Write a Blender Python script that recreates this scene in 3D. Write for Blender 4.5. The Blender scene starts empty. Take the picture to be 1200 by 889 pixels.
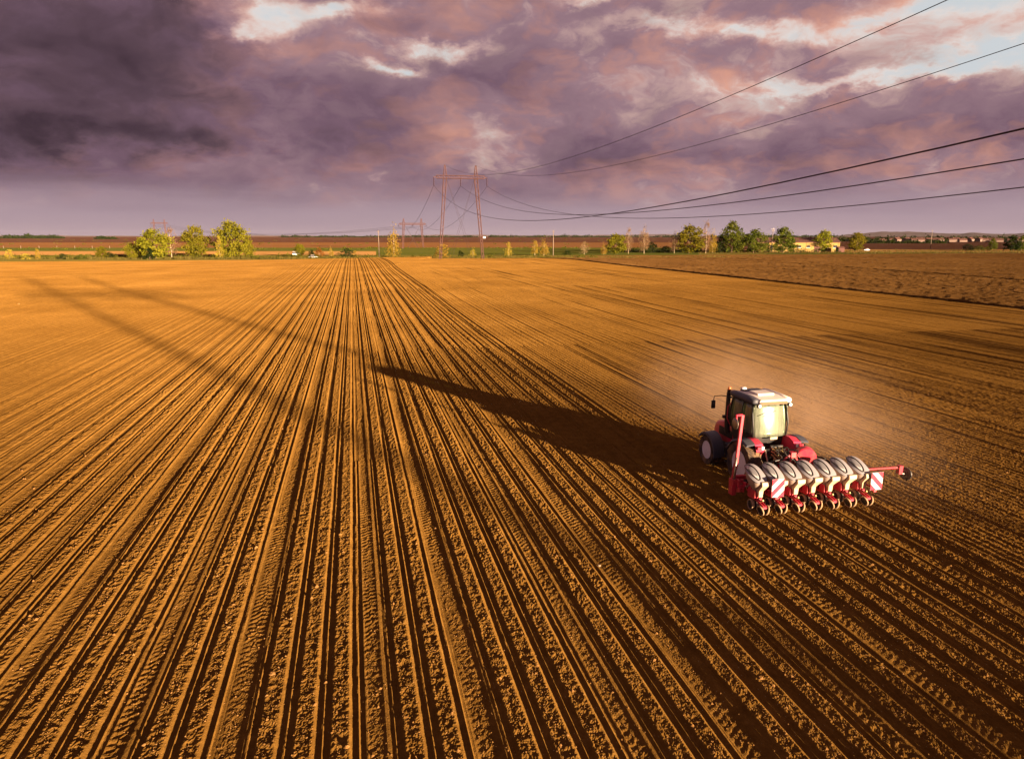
import bpy, bmesh, math, random
import numpy as np
R = math.radians
random.seed(7)
scene = bpy.context.scene
C = scene.collection

# ------------------------------------------------------------------ camera
CAM_H = 9.6
FPX, CX, CY, HY = 820.0, 600.0, 444.5, 276.0       # focal length and centre in the photograph's pixels
PITCH = math.atan((CY - HY) / FPX)
cam_d = bpy.data.cameras.new('camera')
cam = bpy.data.objects.new('camera', cam_d); C.objects.link(cam)
cam_d.sensor_width = 36.0; cam_d.lens = 36.0 * FPX / 1200.0
cam_d.clip_start = 0.1; cam_d.clip_end = 40000.0
cam.location = (0, 0, CAM_H); cam.rotation_euler = (R(90) - PITCH, 0, 0)
scene.camera = cam

# ------------------------------------------------------------------ light and exposure
SUN_EL, SHADOW_AZ = R(6.3), R(-39.5)                # shadows run 39.5 degrees left of straight ahead
EXPOSURE = 2.2
scene.view_settings.view_transform = 'Standard'
scene.view_settings.look = 'None'
scene.view_settings.exposure = EXPOSURE
scene.view_settings.gamma = 1.0
scene.view_settings.use_curve_mapping = False
scene.cycles.max_bounces = 6; scene.cycles.diffuse_bounces = 1; scene.cycles.glossy_bounces = 2; scene.cycles.volume_bounces = 0
scene.cycles.volume_max_steps = 64
sun_d = bpy.data.lights.new('sun', 'SUN'); sun_d.energy = 5.0; sun_d.angle = R(0.9)
sun_d.color = (1.0, 0.73, 0.47)
sun = bpy.data.objects.new('sun', sun_d); C.objects.link(sun)
sun.rotation_euler = (R(90) - SUN_EL, 0, -SHADOW_AZ)   # local -Z ends up along the shadows, tilted down
sun.location = (60, -80, 60)

world = bpy.data.worlds.new('World'); scene.world = world; world.use_nodes = True
world.cycles.sampling_method = 'MANUAL'; world.cycles.sample_map_resolution = 512
nt = world.node_tree; nt.nodes.clear()


class NG:
    """small helper to write node graphs as expressions"""
    def __init__(s, nt): s.nt = nt
    def n(s, t, **k):
        nd = s.nt.nodes.new(t)
        for a, b in k.items(): setattr(nd, a, b)
        return nd
    def link(s, a, b):
        if isinstance(a, (int, float)): b.default_value = a
        elif isinstance(a, (tuple, list)):
            b.default_value = tuple(a) if len(b.default_value) == len(a) else tuple(a) + (1,)
        else: s.nt.links.new(a, b)
    def m(s, op, a, b=0.0, c=0.0, clamp=False):
        nd = s.n('ShaderNodeMath', operation=op, use_clamp=clamp)
        s.link(a, nd.inputs[0]); s.link(b, nd.inputs[1]); s.link(c, nd.inputs[2]); return nd.outputs[0]
    def vm(s, op, a, b=(0, 0, 0)):
        nd = s.n('ShaderNodeVectorMath', operation=op); s.link(a, nd.inputs[0]); s.link(b, nd.inputs[1])
        return nd.outputs[0]
    def sep(s, v): nd = s.n('ShaderNodeSeparateXYZ'); s.link(v, nd.inputs[0]); return nd.outputs
    def comb(s, x, y, z):
        nd = s.n('ShaderNodeCombineXYZ')
        for i, q in enumerate((x, y, z)): s.link(q, nd.inputs[i])
        return nd.outputs[0]
    def noise(s, vec, scale, detail=4, rough=.55, dist=0.0, lac=2.0, dim='3D'):
        nd = s.n('ShaderNodeTexNoise', noise_dimensions=dim)
        s.link(vec, nd.inputs['Vector'])
        for k, v in (('Scale', scale), ('Detail', detail), ('Roughness', rough), ('Distortion', dist), ('Lacunarity', lac)):
            nd.inputs[k].default_value = v
        return nd.outputs[0], nd.outputs[1]
    def ramp(s, f, stops, interp='LINEAR'):
        nd = s.n('ShaderNodeValToRGB'); nd.color_ramp.interpolation = interp
        el = nd.color_ramp.elements
        while len(el) < len(stops): el.new(0.5)
        for e, (p, c) in zip(el, stops): e.position = p; e.color = (*c, 1)
        s.link(f, nd.inputs[0]); return nd.outputs[0]
    def mix(s, f, a, b, mode='MIX'):
        nd = s.n('ShaderNodeMix', data_type='RGBA', blend_type=mode)
        s.link(f, nd.inputs[0]); s.link(a, nd.inputs[6]); s.link(b, nd.inputs[7]); return nd.outputs[2]
    def mapr(s, v, a, b, c=0.0, d=1.0, smooth=True):
        nd = s.n('ShaderNodeMapRange', interpolation_type='SMOOTHSTEP' if smooth else 'LINEAR')
        for i, q in enumerate((v, a, b, c, d)): s.link(q, nd.inputs[i])
        return nd.outputs[0]


def lin(r, g, b):
    f = lambda c: (c / 255 / 12.92) if c / 255 <= .04045 else ((c / 255 + .055) / 1.055) ** 2.4
    return (f(r), f(g), f(b))


SKY_STRENGTH = 0.1
KS = 1.0 / (2 ** EXPOSURE * SKY_STRENGTH)


def skc(r, g, b):
    return tuple(KS * x for x in lin(r, g, b))


G = NG(nt)
tc = G.n('ShaderNodeTexCoord').outputs['Generated']
dv = G.vm('NORMALIZE', tc)
sx, sy, sz = G.sep(dv)
zc = G.m('MAXIMUM', sz, 0.0)
azm = G.m('ARCTAN2', sx, sy)
elv = G.m('ARCSINE', sz)
den = G.m('ADD', zc, 0.42)
px_ = G.m('DIVIDE', sx, den); py_ = G.m('DIVIDE', sy, den)
pl = G.comb(px_, py_, 0.0)                                # the cloud layer, seen in perspective from below
warp = G.vm('SCALE', G.vm('SUBTRACT', G.noise(pl, 3.0, 4, .6)[1], (.5, .5, .5)))
warp.node.inputs['Scale'].default_value = 0.26
plw = G.vm('ADD', pl, warp)
nb, _ = G.noise(pl, 1.1, 3, .5)                           # broad masses
n1, _ = G.noise(plw, 3.0, 9, .60, 0.15)                  # billows
sunoff = (0.060, 0.050, 0.0)                              # towards the low sun
n2, _ = G.noise(G.vm('ADD', plw, sunoff), 3.0, 7, .56, 0.15)
n3, _ = G.noise(plw, 11.0, 6, .62, 0.3)
# warped azimuth and elevation for the large cloud masses
wz, wzc = G.noise(pl, 4.0, 7, .62)
_w = G.sep(wzc)
azw = G.m('ADD', azm, G.m('MULTIPLY', G.m('SUBTRACT', _w[0], .5), .26))
elw = G.m('ADD', elv, G.m('MULTIPLY', G.m('SUBTRACT', _w[1], .5), .12))


def pix_dir(x, y):
    d = np.array([x - CX, FPX * math.cos(PITCH) + (CY - y) * math.sin(PITCH), -FPX * math.sin(PITCH) + (CY - y) * math.cos(PITCH)])
    d /= np.linalg.norm(d); return math.atan2(d[0], d[1]), math.asin(d[2])


def blob(x, y, wx, wy):
    a, e = pix_dir(x, y)
    qa = G.m('DIVIDE', G.m('SUBTRACT', azw, a), wx / 820); qe = G.m('DIVIDE', G.m('SUBTRACT', elw, e), wy / 820)
    q = G.m('ADD', G.m('MULTIPLY', qa, qa), G.m('MULTIPLY', qe, qe))
    return G.m('POWER', 2.71828, G.m('MULTIPLY', q, -1.0))


cover = 0.0
for x, y, wx, wy, s_ in (
        (300, 24, 44, 19, -.28), (410, 6, 60, 10, -.26), (512, 55, 40, 11, -.24), (470, 86, 36, 7, -.20), (268, 45, 30, 10, -.2),
        (725, 0, 80, 9, -.30), (860, 36, 110, 9, -.20), (1090, 10, 110, 13, -.17), (1010, 88, 150, 8, -.18), (1165, 62, 80, 10, -.19), (1000, 50, 300, 70, -.09),
        (50, 95, 180, 70, .34), (150, 25, 90, 45, .12), (90, 160, 170, 12, .22), (330, 110, 130, 40, .06), (620, 178, 200, 20, .05), (930, 178, 220, 18, .05)):
    cover = G.m('ADD', cover, G.m('MULTIPLY', blob(x, y, wx, wy), s_))
d1 = G.m('ADD', G.m('MULTIPLY', G.m('SUBTRACT', n1, .5), .90), G.m('MULTIPLY', G.m('SUBTRACT', n3, .5), .32))
d1 = G.m('ADD', d1, G.m('MULTIPLY', G.m('SUBTRACT', nb, .5), .40))
dens = G.m('ADD', G.m('ADD', d1, .51), cover, clamp=True)
lit = G.m('MULTIPLY', G.m('SUBTRACT', n1, n2), 5.0)       # sides of the billows that face the sun
lit = G.m('ADD', lit, G.m('MULTIPLY', G.m('SUBTRACT', n3, .5), 1.6))
litp = G.m('MAXIMUM', lit, 0.0); litn = G.m('MAXIMUM', G.m('MULTIPLY', lit, -1.0), 0.0)
cloud = G.ramp(dens, [(.24, skc(238, 220, 210)), (.35, skc(206, 170, 164)), (.44, skc(156, 124, 134)), (.58, skc(122, 94, 110)),
                      (.76, skc(92, 71, 82)), (1.0, skc(58, 43, 53))])
cloud = G.mix(G.m('MULTIPLY', litn, .42, clamp=True), cloud, skc(86, 68, 84))
warm_az = G.mapr(azm, -.5, .35, .55, 1.0)
warmf = G.m('MULTIPLY', G.m('MULTIPLY', litp, G.mapr(dens, .84, .40)), warm_az)
cloud = G.mix(G.m('MULTIPLY', warmf, .85, clamp=True), cloud, skc(232, 166, 140))
sky = G.n('ShaderNodeTexSky', sky_type='NISHITA', sun_disc=False)
sky.sun_elevation = SUN_EL; sky.sun_rotation = math.pi + SHADOW_AZ
sky.altitude = 100; sky.air_density = 1.0; sky.dust_density = 1.5; sky.ozone_density = 1.5
clear = G.mix(1.0, sky.outputs[0], (0.20, 0.20, 0.20), 'MULTIPLY')
clear = G.mix(.80, clear, skc(222, 226, 230))
skyc = G.mix(G.mapr(dens, .13, .34), clear, cloud)
hz_n, _ = G.noise(G.comb(G.m('MULTIPLY', azm, 2.2), G.m('MULTIPLY', elv, 26.0), 0.0), 1.0, 5, .55)
el_h = G.m('ADD', elv, G.m('MULTIPLY', G.m('SUBTRACT', hz_n, .5), .05))
horiz = G.ramp(G.mapr(el_h, 0.0, .085, smooth=False), [(0, skc(178, 153, 160)), (.40, skc(170, 146, 156)), (1, skc(140, 113, 127))])
skyc = G.mix(G.mapr(el_h, .022, .090), horiz, skyc)
bg = G.n('ShaderNodeBackground'); bg.inputs['Strength'].default_value = SKY_STRENGTH
G.link(skyc, bg.inputs['Color'])
wo = G.n('ShaderNodeOutputWorld'); nt.links.new(bg.outputs[0], wo.inputs['Surface'])

# ------------------------------------------------------------------ geometry helpers
ROW_AZ = math.atan((412 - CX) / math.hypot(FPX, CY - HY))        # the rows run 12.7 degrees left of the view
UX, UY = math.cos(ROW_AZ), -math.sin(ROW_AZ)
VX, VY = math.sin(ROW_AZ), math.cos(ROW_AZ)


def W(u, v): return (u * UX + v * VX, u * UY + v * VY)


def at(x, y, z=0.0):
    """the point of height z seen at a pixel of the photograph"""
    d = (x - CX, FPX * math.cos(PITCH) + (CY - y) * math.sin(PITCH), -FPX * math.sin(PITCH) + (CY - y) * math.cos(PITCH))
    t = (z - CAM_H) / d[2]; return (d[0] * t, d[1] * t, z)


def obj(name, mesh, mat=None, parent=None, loc=None, rot=None):
    o = bpy.data.objects.new(name, mesh); C.objects.link(o)
    if mat is not None and mesh is not None and not mesh.materials: mesh.materials.append(mat)
    if parent is not None: o.parent = parent
    if loc is not None: o.location = loc
    if rot is not None: o.rotation_euler = rot
    return o


def tag(o, label=None, cat=None, group=None, kind=None):
    for k, v in (('label', label), ('category', cat), ('group', group), ('kind', kind)):
        if v: o[k] = v
    return o


def empty(name, loc=(0, 0, 0), rz=0.0, parent=None):
    o = bpy.data.objects.new(name, None); C.objects.link(o); o.location = loc; o.rotation_euler = (0, 0, rz)
    o.empty_display_size = .3
    if parent: o.parent = parent
    return o


def copy_tree(o, parent=None):
    c = o.copy(); C.objects.link(c); c.parent = parent
    for ch in list(o.children): copy_tree(ch, c)
    return c


class MB:
    def __init__(s): s.v = []; s.f = []; s.mi = []; s.cur = 0
    def add(s, vs, fs):
        b = len(s.v); s.v += [tuple(p) for p in vs]
        s.f += [tuple(b + i for i in f) for f in fs]; s.mi += [s.cur] * len(fs); return s
    def box(s, c, h, rz=0.0, rx=0.0, ry=0.0, taper=1.0):
        from mathutils import Euler, Vector
        M = Euler((rx, ry, rz)).to_matrix(); vs = []
        for dz in (-1, 1):
            for dx, dy in ((-1, -1), (1, -1), (1, 1), (-1, 1)):
                t = taper if dz > 0 else 1
                vs.append(Vector(c) + M @ Vector((dx * h[0] * t, dy * h[1] * t, dz * h[2])))
        return s.add(vs, [(3, 2, 1, 0), (4, 5, 6, 7), (0, 1, 5, 4), (1, 2, 6, 5), (2, 3, 7, 6), (3, 0, 4, 7)])
    def tube(s, pts, r, n=8, cap=True):
        from mathutils import Vector
        P = [Vector(p) for p in pts]; vs = []; fs = []
        rr = r if isinstance(r, (list, tuple)) else [r] * len(P)
        up0 = None
        for i, p in enumerate(P):
            t = (P[min(i + 1, len(P) - 1)] - P[max(i - 1, 0)])
            t = t.normalized() if t.length > 1e-9 else Vector((0, 0, 1))
            if up0 is None: up0 = Vector((0, 0, 1)) if abs(t.z) < .9 else Vector((1, 0, 0))
            a = (up0 - t * up0.dot(t)).normalized(); b = t.cross(a); up0 = a
            for k in range(n):
                q = 2 * math.pi * k / n; vs.append(p + (a * math.cos(q) + b * math.sin(q)) * rr[i])
        for i in range(len(P) - 1):
            for k in range(n):
                k2 = (k + 1) % n; fs.append((i * n + k, i * n + k2, (i + 1) * n + k2, (i + 1) * n + k))
        if cap: fs.append(tuple(range(n))[::-1]); fs.append(tuple((len(P) - 1) * n + k for k in range(n)))
        return s.add(vs, fs)
    def rings(s, R_, cap=True):
        n = len(R_[0]); vs = [p for r in R_ for p in r]; fs = []
        for i in range(len(R_) - 1):
            for k in range(n):
                k2 = (k + 1) % n; fs.append((i * n + k, i * n + k2, (i + 1) * n + k2, (i + 1) * n + k))
        if cap: fs.append(tuple(range(n))[::-1]); fs.append(tuple((len(R_) - 1) * n + k for k in range(n)))
        return s.add(vs, fs)
    def lathe_x(s, prof, n=32, c=(0, 0, 0), closed=False):
        Rg = [[(c[0] + x, c[1] + r * math.cos(2 * math.pi * k / n), c[2] + r * math.sin(2 * math.pi * k / n)) for k in range(n)] for x, r in prof]
        if closed: Rg.append(Rg[0])
        return s.rings(Rg, cap=not closed)
    def mesh(s, name, smooth=False, mats=None):
        m = bpy.data.meshes.new(name); m.from_pydata(s.v, [], s.f)
        if mats:
            for q in mats: m.materials.append(q)
            m.polygons.foreach_set('material_index', s.mi)
        bm = bmesh.new(); bm.from_mesh(m); bmesh.ops.recalc_face_normals(bm, faces=bm.faces); bm.to_mesh(m); bm.free()
        if smooth: m.shade_smooth() if hasattr(m, 'shade_smooth') else m.polygons.foreach_set('use_smooth', [True] * len(m.polygons))
        m.update(); return m
    def build(s, name, mat, parent=None, smooth=False, loc=None, rot=None, bevel=0.0, segs=2, auto=None):
        m = s.mesh(name, smooth)
        if bevel:
            bm = bmesh.new(); bm.from_mesh(m)
            bmesh.ops.remove_doubles(bm, verts=bm.verts, dist=1e-5)
            bmesh.ops.bevel(bm, geom=bm.edges[:], offset=bevel, segments=segs, affect='EDGES', profile=.5, clamp_overlap=True)
            bm.to_mesh(m); bm.free()
        if auto is not None: m.set_sharp_from_angle(angle=R(auto))
        return obj(name, m, mat, parent, loc, rot)


# ------------------------------------------------------------------ materials
def mat_plain(name, col, rough=.6, metal=0.0, spec=.4, var=.12, scale=6.0, dust=0.0, bump=0.0):
    m = bpy.data.materials.new(name); m.use_nodes = True; t = m.node_tree; g = NG(t); b = t.nodes['Principled BSDF']
    oc = g.n('ShaderNodeTexCoord').outputs['Object']
    f, _ = g.noise(oc, scale, 5, .6)
    c = g.mix(f, tuple(x * (1 - var) for x in col), tuple(min(1, x * (1 + var)) for x in col))
    if dust:
        f2, _ = g.noise(oc, scale * .45, 6, .65)
        c = g.mix(g.m('MULTIPLY', g.mapr(f2, .35, .75), dust), c, (.30, .18, .085))
    g.link(c, b.inputs['Base Color'])
    fr = g.m('ADD', g.m('MULTIPLY', g.m('SUBTRACT', f, .5), .2), rough + dust * .15, clamp=True)
    g.link(fr, b.inputs['Roughness'])
    b.inputs['Metallic'].default_value = metal; b.inputs['Specular IOR Level'].default_value = spec
    if bump:
        bp = g.n('ShaderNodeBump'); bp.inputs['Strength'].default_value = bump; bp.inputs['Distance'].default_value = .02
        fb, _ = g.noise(oc, scale * 6, 4, .6); g.link(fb, bp.inputs['Height']); t.links.new(bp.outputs[0], b.inputs['Normal'])
    return m


def mat_soil(name, c0, c1, c2, scale=1.0, bump=.75, bscale=1.0, stretch=None):
    c0, c1, c2 = (tuple(x * .62 for x in c) for c in (c0, c1, c2))
    m = bpy.data.materials.new(name); m.use_nodes = True; t = m.node_tree; t.nodes.clear(); g = NG(t)
    oc = g.n('ShaderNodeTexCoord').outputs['Object']
    v = oc
    if stretch: v = g.vm('MULTIPLY', oc, stretch)
    f1, _ = g.noise(v, .06 * scale, 5, .6); f2, _ = g.noise(oc, 2.3 * scale, 6, .68)
    f3, _ = g.noise(oc, 17.0 * bscale, 4, .7)
    f4, _ = g.noise(oc, 46.0 * bscale, 3, .65)
    f = g.m('ADD', g.m('ADD', g.m('MULTIPLY', f1, .30), g.m('MULTIPLY', f2, .35)), g.m('ADD', g.m('MULTIPLY', f3, .20), g.m('MULTIPLY', f4, .15)))
    c = g.ramp(f, [(.34, c0), (.5, c1), (.66, c2)])
    d = g.n('ShaderNodeBsdfDiffuse'); d.inputs['Roughness'].default_value = 1.0
    g.link(c, d.inputs['Color'])
    if bump:
        bp = g.n('ShaderNodeBump'); bp.inputs['Strength'].default_value = bump; bp.inputs['Distance'].default_value = .03
        hh = g.m('ADD', g.m('ADD', g.m('MULTIPLY', f3, .7), g.m('MULTIPLY', f4, .5)), g.m('MULTIPLY', f2, .5)); g.link(hh, bp.inputs['Height'])
        t.links.new(bp.outputs[0], d.inputs['Normal'])
    o = g.n('ShaderNodeOutputMaterial'); t.links.new(d.outputs[0], o.inputs['Surface'])
    return m


def mat_leaf(name, c0, c1, transl=.35):
    c0, c1 = (tuple(x * .72 for x in c) for c in (c0, c1))
    m = bpy.data.materials.new(name); m.use_nodes = True; t = m.node_tree; t.nodes.clear(); g = NG(t)
    oc = g.n('ShaderNodeTexCoord').outputs['Object']
    f, _ = g.noise(oc, .9, 4, .6)
    rnd = g.n('ShaderNodeObjectInfo').outputs['Random']
    c = g.mix(g.mapr(f, .3, .7), c0, c1)
    hs = g.n('ShaderNodeHueSaturation'); g.link(c, hs.inputs['Color'])
    g.link(g.m('ADD', g.m('MULTIPLY', rnd, .35), .82), hs.inputs['Value'])
    g.link(g.m('ADD', g.m('MULTIPLY', rnd, .03), .485), hs.inputs['Hue'])
    d = g.n('ShaderNodeBsdfDiffuse'); tr = g.n('ShaderNodeBsdfTranslucent')
    t.links.new(hs.outputs[0], d.inputs[0]); t.links.new(hs.outputs[0], tr.inputs[0])
    mx = g.n('ShaderNodeMixShader'); mx.inputs[0].default_value = transl
    t.links.new(d.outputs[0], mx.inputs[1]); t.links.new(tr.outputs[0], mx.inputs[2])
    o = g.n('ShaderNodeOutputMaterial'); t.links.new(mx.outputs[0], o.inputs['Surface'])
    return m


M = {}
M['soil'] = mat_soil('tilled_soil', (.114, .0545, .0118), (.236, .1165, .0235), (.38, .200, .047))
M['clod'] = mat_soil('dry_clod', (.27, .13, .036), (.37, .19, .062), (.47, .26, .10), 3.0, .3)
M['rough_soil'] = mat_soil('ploughed_soil', (.066, .032, .010), (.135, .067, .020), (.25, .135, .042), 1.0, 1.0, .3)
M['plain'] = mat_soil('far_plain', (.10, .05, .025), (.14, .072, .034), (.19, .10, .045), .05, 0)
M['dark_plough'] = mat_soil('dark_ploughland', (.042, .019, .014), (.062, .028, .018), (.098, .044, .024), .06, .0, 1, (1, 6, 1))
M['orange_field'] = mat_soil('stubble', (.080, .036, .015), (.12, .056, .022), (.17, .082, .032), .08, .0, 1, (.3, 5, 1))
M['tan_field'] = mat_soil('dry_stubble', (.16, .085, .028), (.24, .125, .042), (.32, .18, .068), .1, .0, 1, (.3, 4, 1))
M['crop'] = mat_soil('young_wheat', (.040, .046, .009), (.058, .062, .012), (.10, .082, .020), .08, .0, 1, (.3, 4, 1))
M['verge'] = mat_soil('verge_turf', (.055, .050, .011), (.095, .076, .017), (.17, .115, .034), .6, .6, .1)
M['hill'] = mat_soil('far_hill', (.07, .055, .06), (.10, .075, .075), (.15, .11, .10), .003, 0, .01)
M['grass'] = mat_leaf('grass_blade', (.085, .082, .016), (.24, .17, .048), .3)
M['leaf_spring'] = mat_leaf('spring_leaf', (.16, .16, .012), (.30, .26, .022))
M['leaf_green'] = mat_leaf('green_leaf', (.075, .095, .012), (.17, .17, .02))
M['leaf_dark'] = mat_leaf('dark_leaf', (.022, .035, .010), (.055, .070, .016))
M['leaf_gold'] = mat_leaf('golden_leaf', (.36, .25, .03), (.52, .36, .06))
M['leaf_pink'] = mat_leaf('budding_leaf', (.28, .18, .095), (.40, .26, .13))
M['leaf_rust'] = mat_leaf('rust_leaf', (.20, .065, .014), (.30, .11, .022))
M['bark'] = mat_plain('bark', (.19, .125, .075), .9, 0, .1, .3, 3)
M['pale_bark'] = mat_plain('pale_bark', (.55, .42, .27), .85, 0, .1, .25, 3)
M['red'] = mat_plain('red_paint', (.54, .012, .062), .36, 0, .5, .15, 5, .24)
M['red2'] = mat_plain('implement_red', (.48, .009, .040), .42, 0, .5, .25, 7, .36)
M['black'] = mat_plain('black_plastic', (.016, .016, .018), .45, 0, .4, .2, 6, .10)
M['dgrey'] = mat_plain('dark_grey_plastic', (.050, .054, .072), .5, 0, .4, .15, 4, .08)
M['rubber'] = mat_plain('tyre_rubber', (.030, .027, .027), .8, 0, .2, .25, 5, .75)
M['rim'] = mat_plain('silver_rim', (.78, .76, .80), .45, 0, .5, .15, 5, .35)
M['cream'] = mat_plain('cream_roof', (.78, .70, .60), .40, 0, .5, .06, 3, .12)
M['hopper'] = mat_plain('grey_hopper_plastic', (.34, .255, .205), .45, 0, .5, .08, 4, .12)
M['lid'] = mat_plain('grey_lid_plastic', (.23, .222, .24), .42, 0, .5, .10, 5, .16)
M['lens'] = mat_plain('lid_window', (.17, .165, .175), .5, 0, .6, .05, 4, .08)
M['pale_cream'] = mat_plain('cream_beige', (.48, .37, .24), .5, 0, .4, .15, 6, .3)  # cream includes the sunlight painted on the hopper backs; plate and stone share it
M['tan_rubber'] = mat_plain('dusty_rubber_rim', (.36, .24, .14), .8, 0, .2, .25, 8, .3)
M['steel'] = mat_plain('steel', (.34, .30, .26), .42, .75, .5, .2, 8, .3)
M['brass'] = mat_plain('hydraulic_fittings', (.42, .30, .13), .42, .4, .5, .3, 14, .25)
M['white'] = mat_plain('white_paint', (.82, .80, .78), .45, 0, .4, .05, 5, .05)
M['board_white'] = mat_plain('board_white', (.58, .55, .54), .55, 0, .3, .06, 5, .08)
M['sign_red'] = mat_plain('sign_red', (.50, .006, .035), .45, 0, .4, .05, 5)
M['lampglass'] = mat_plain('lamp_glass', (.86, .84, .84), .12, 0, .8, .03, 5)
M['orange_lens'] = mat_plain('amber_lens', (.62, .16, .04), .25, 0, .6, .06, 5)
M['mesh_grille'] = mat_plain('tan_grille', (.17, .095, .045), .6, 0, .3, .2, 30)
M['pylon'] = mat_plain('rusty_lattice_steel', (.105, .050, .044), .75, .1, .3, .35, .8)
M['insul'] = mat_plain('dark_insulator', (.06, .035, .05), .3, 0, .5, .1, 3)
M['wire'] = mat_plain('conductor_cable', (.05, .032, .035), .7, 0, .2, .1, .2)
M['concrete'] = mat_plain('pole_concrete', (.20, .15, .115), .85, 0, .2, .12, 2)
M['ywall'] = mat_plain('yellow_render', (.29, .19, .06), .85, 0, .2, .08, .4)
M['hwall'] = mat_plain('house_render', (.17, .115, .095), .85, 0, .2, .2, .1)
M['roof'] = mat_plain('brown_roof', (.10, .045, .035), .85, 0, .2, .25, .4)
M['win'] = mat_plain('dark_window', (.03, .03, .035), .15, 0, .6, .1, 1)
M['carwhite'] = mat_plain('car_paint', (.82, .80, .80), .25, 0, .6, .03, 1)


def mat_glass():
    m = bpy.data.materials.new('dusty_cab_glass'); m.use_nodes = True; t = m.node_tree; t.nodes.clear(); g = NG(t)
    oc = g.n('ShaderNodeTexCoord').outputs['Object']
    f, _ = g.noise(g.vm('MULTIPLY', oc, (9, 3, 1.2)), 1.0, 6, .6)
    gl = g.n('ShaderNodeBsdfGlossy'); gl.inputs['Roughness'].default_value = .20; gl.inputs['Color'].default_value = (.55, .58, .52, 1)
    tr = g.n('ShaderNodeBsdfTransparent'); tr.inputs[0].default_value = (.60, .72, .56, 1)
    df = g.n('ShaderNodeBsdfDiffuse'); df.inputs[0].default_value = (.48, .52, .38, 1)
    lw = g.n('ShaderNodeLayerWeight'); lw.inputs[0].default_value = .35
    a = g.n('ShaderNodeMixShader'); g.link(g.mapr(f, .25, .8, .14, .38), a.inputs[0])
    t.links.new(tr.outputs[0], a.inputs[1]); t.links.new(df.outputs[0], a.inputs[2])
    b = g.n('ShaderNodeMixShader'); g.link(g.m('ADD', lw.outputs['Fresnel'], .06, clamp=True), b.inputs[0])
    t.links.new(a.outputs[0], b.inputs[1]); t.links.new(gl.outputs[0], b.inputs[2])
    o = g.n('ShaderNodeOutputMaterial'); t.links.new(b.outputs[0], o.inputs['Surface']); return m


M['glass'] = mat_glass()

# ------------------------------------------------------------------ the field as a height map in row coordinates (u across, v along)
def _h(ix, iy, seed):
    h = (ix.astype(np.int64) * 374761393 + iy.astype(np.int64) * 668265263 + seed * 974634777) & 0xffffffff
    h = ((h ^ (h >> 13)) * 1274126177) & 0xffffffff
    return ((h ^ (h >> 16)) & 0xffff) / 65535.0


def vn(x, y, seed=0):
    x0 = np.floor(x); y0 = np.floor(y); fx = x - x0; fy = y - y0
    fx = fx * fx * (3 - 2 * fx); fy = fy * fy * (3 - 2 * fy)
    a = _h(x0, y0, seed); b = _h(x0 + 1, y0, seed); c = _h(x0, y0 + 1, seed); d = _h(x0 + 1, y0 + 1, seed)
    return (a + (b - a) * fx) * (1 - fy) + (c + (d - c) * fx) * fy - .5


def sst(x, a, b):
    t = np.clip((x - a) / (b - a), 0, 1); return t * t * (3 - 2 * t)


UC, ROW, NROW = 15.80, 0.70, 7
PASSW = ROW * NROW
PLANTER_V = 20.65
FIELD_U1 = 86.0
FIELD_V1 = 338.0
PLAIN_Z = -1.2


def zl(u, v):
    """large shapes of the land: a low swell, then a fall to the plain beyond"""
    X = u * UX + v * VX; Y = u * UY + v * VY
    lf = sst(-X, 10, 70)
    st = np.where(X < -38, (Y - (270 + (X + 38) * 1.9)) / 2.1, Y - (270 + (X + 38) * .22))
    rp = lambda q, w=9.0: .5 * (q + np.sqrt(q * q + w * w))
    ri = .30 + .35 * lf; fl = ri - PLAIN_Z; Lr = 58.0 - 20.0 * lf; Lf = 72.0 + 18.0 * lf
    z = ri * (rp(st + Lr) - rp(st)) / Lr - fl * (rp(st) - rp(st - Lf)) / Lf
    fade = 1 - sst(st, 0, 60)
    sw = vn(X / 70, Y / 70, 5) * .35 * sst(Y, 40, 110)
    sw2 = vn(u / 9.0, v / 60.0, 6) * .07 * sst(Y, 18, 60)
    return z + (sw + sw2) * fade


def row_height(u, v, fine=True):
    wob = .006 * vn(u / .05 + 3.3, v / .07, 17) + .010 * vn(u / .3, v / .33, 18) + .030 * vn(v / 9.0, np.floor((u - UC) / PASSW + .5) * 3.1, 11) + .012 * vn(v / 2.0, u * 0 + 2.0, 12)
    uu = u - UC + wob
    k = np.floor(uu / PASSW + .5)
    up = uu - k * PASSW
    j = np.floor(up / ROW + .5)
    x = up - j * ROW
    rid = k * 7 + j
    dep = .052 + .016 * vn(v / 7.0, rid * 1.7, 13) + .012 * vn(rid * 3.3, rid * 0 + .5, 14)
    ax = np.abs(x)
    trench = np.where(x < 0, 1 - sst(ax, .095, .185), 1 - sst(ax, .125, .175))
    ridge = np.exp(-((x - .006) / .026) ** 2)
    h = -dep * trench + .047 * ridge * trench + .010 * np.exp(-((ax - .20) / .035) ** 2)
    # wheel tracks between the rows
    plateau = sst(ax, .16, .22)
    tr = np.zeros_like(u)
    for sgn, depth, wid in ((-1, .048, .225), (1, .068, .260)):
        q = up - sgn * 1.05
        aq = np.abs(q)
        prof = 1 - sst(aq, wid - .085, wid)
        lug = (np.abs((((v + .10 * vn(v / .5, q / .2 + k, 19)) / .21 + aq * 2.2 + (q > 0) * .5) % 1.0) - .5) * 2)
        hh = -depth * (1 + .45 * vn(v / 5.0, k * 2.3 + sgn, 15)) * prof
        if fine: hh = hh + .018 * (sst(lug, .2, .8) - .5) * prof * (.1 + 1.2 * np.clip(vn(v / 2.2, k * 1.7 + sgn, 16) * 1.6 + .5, 0, 1))
        # soil pushed up beside the wheel
        hh = hh + .030 * np.exp(-((q - (wid + .03)) / .045) ** 2)
        h = h * (1 - prof * .75) + hh
        plateau = plateau * (1 - .55 * prof)
    return h, plateau


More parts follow.
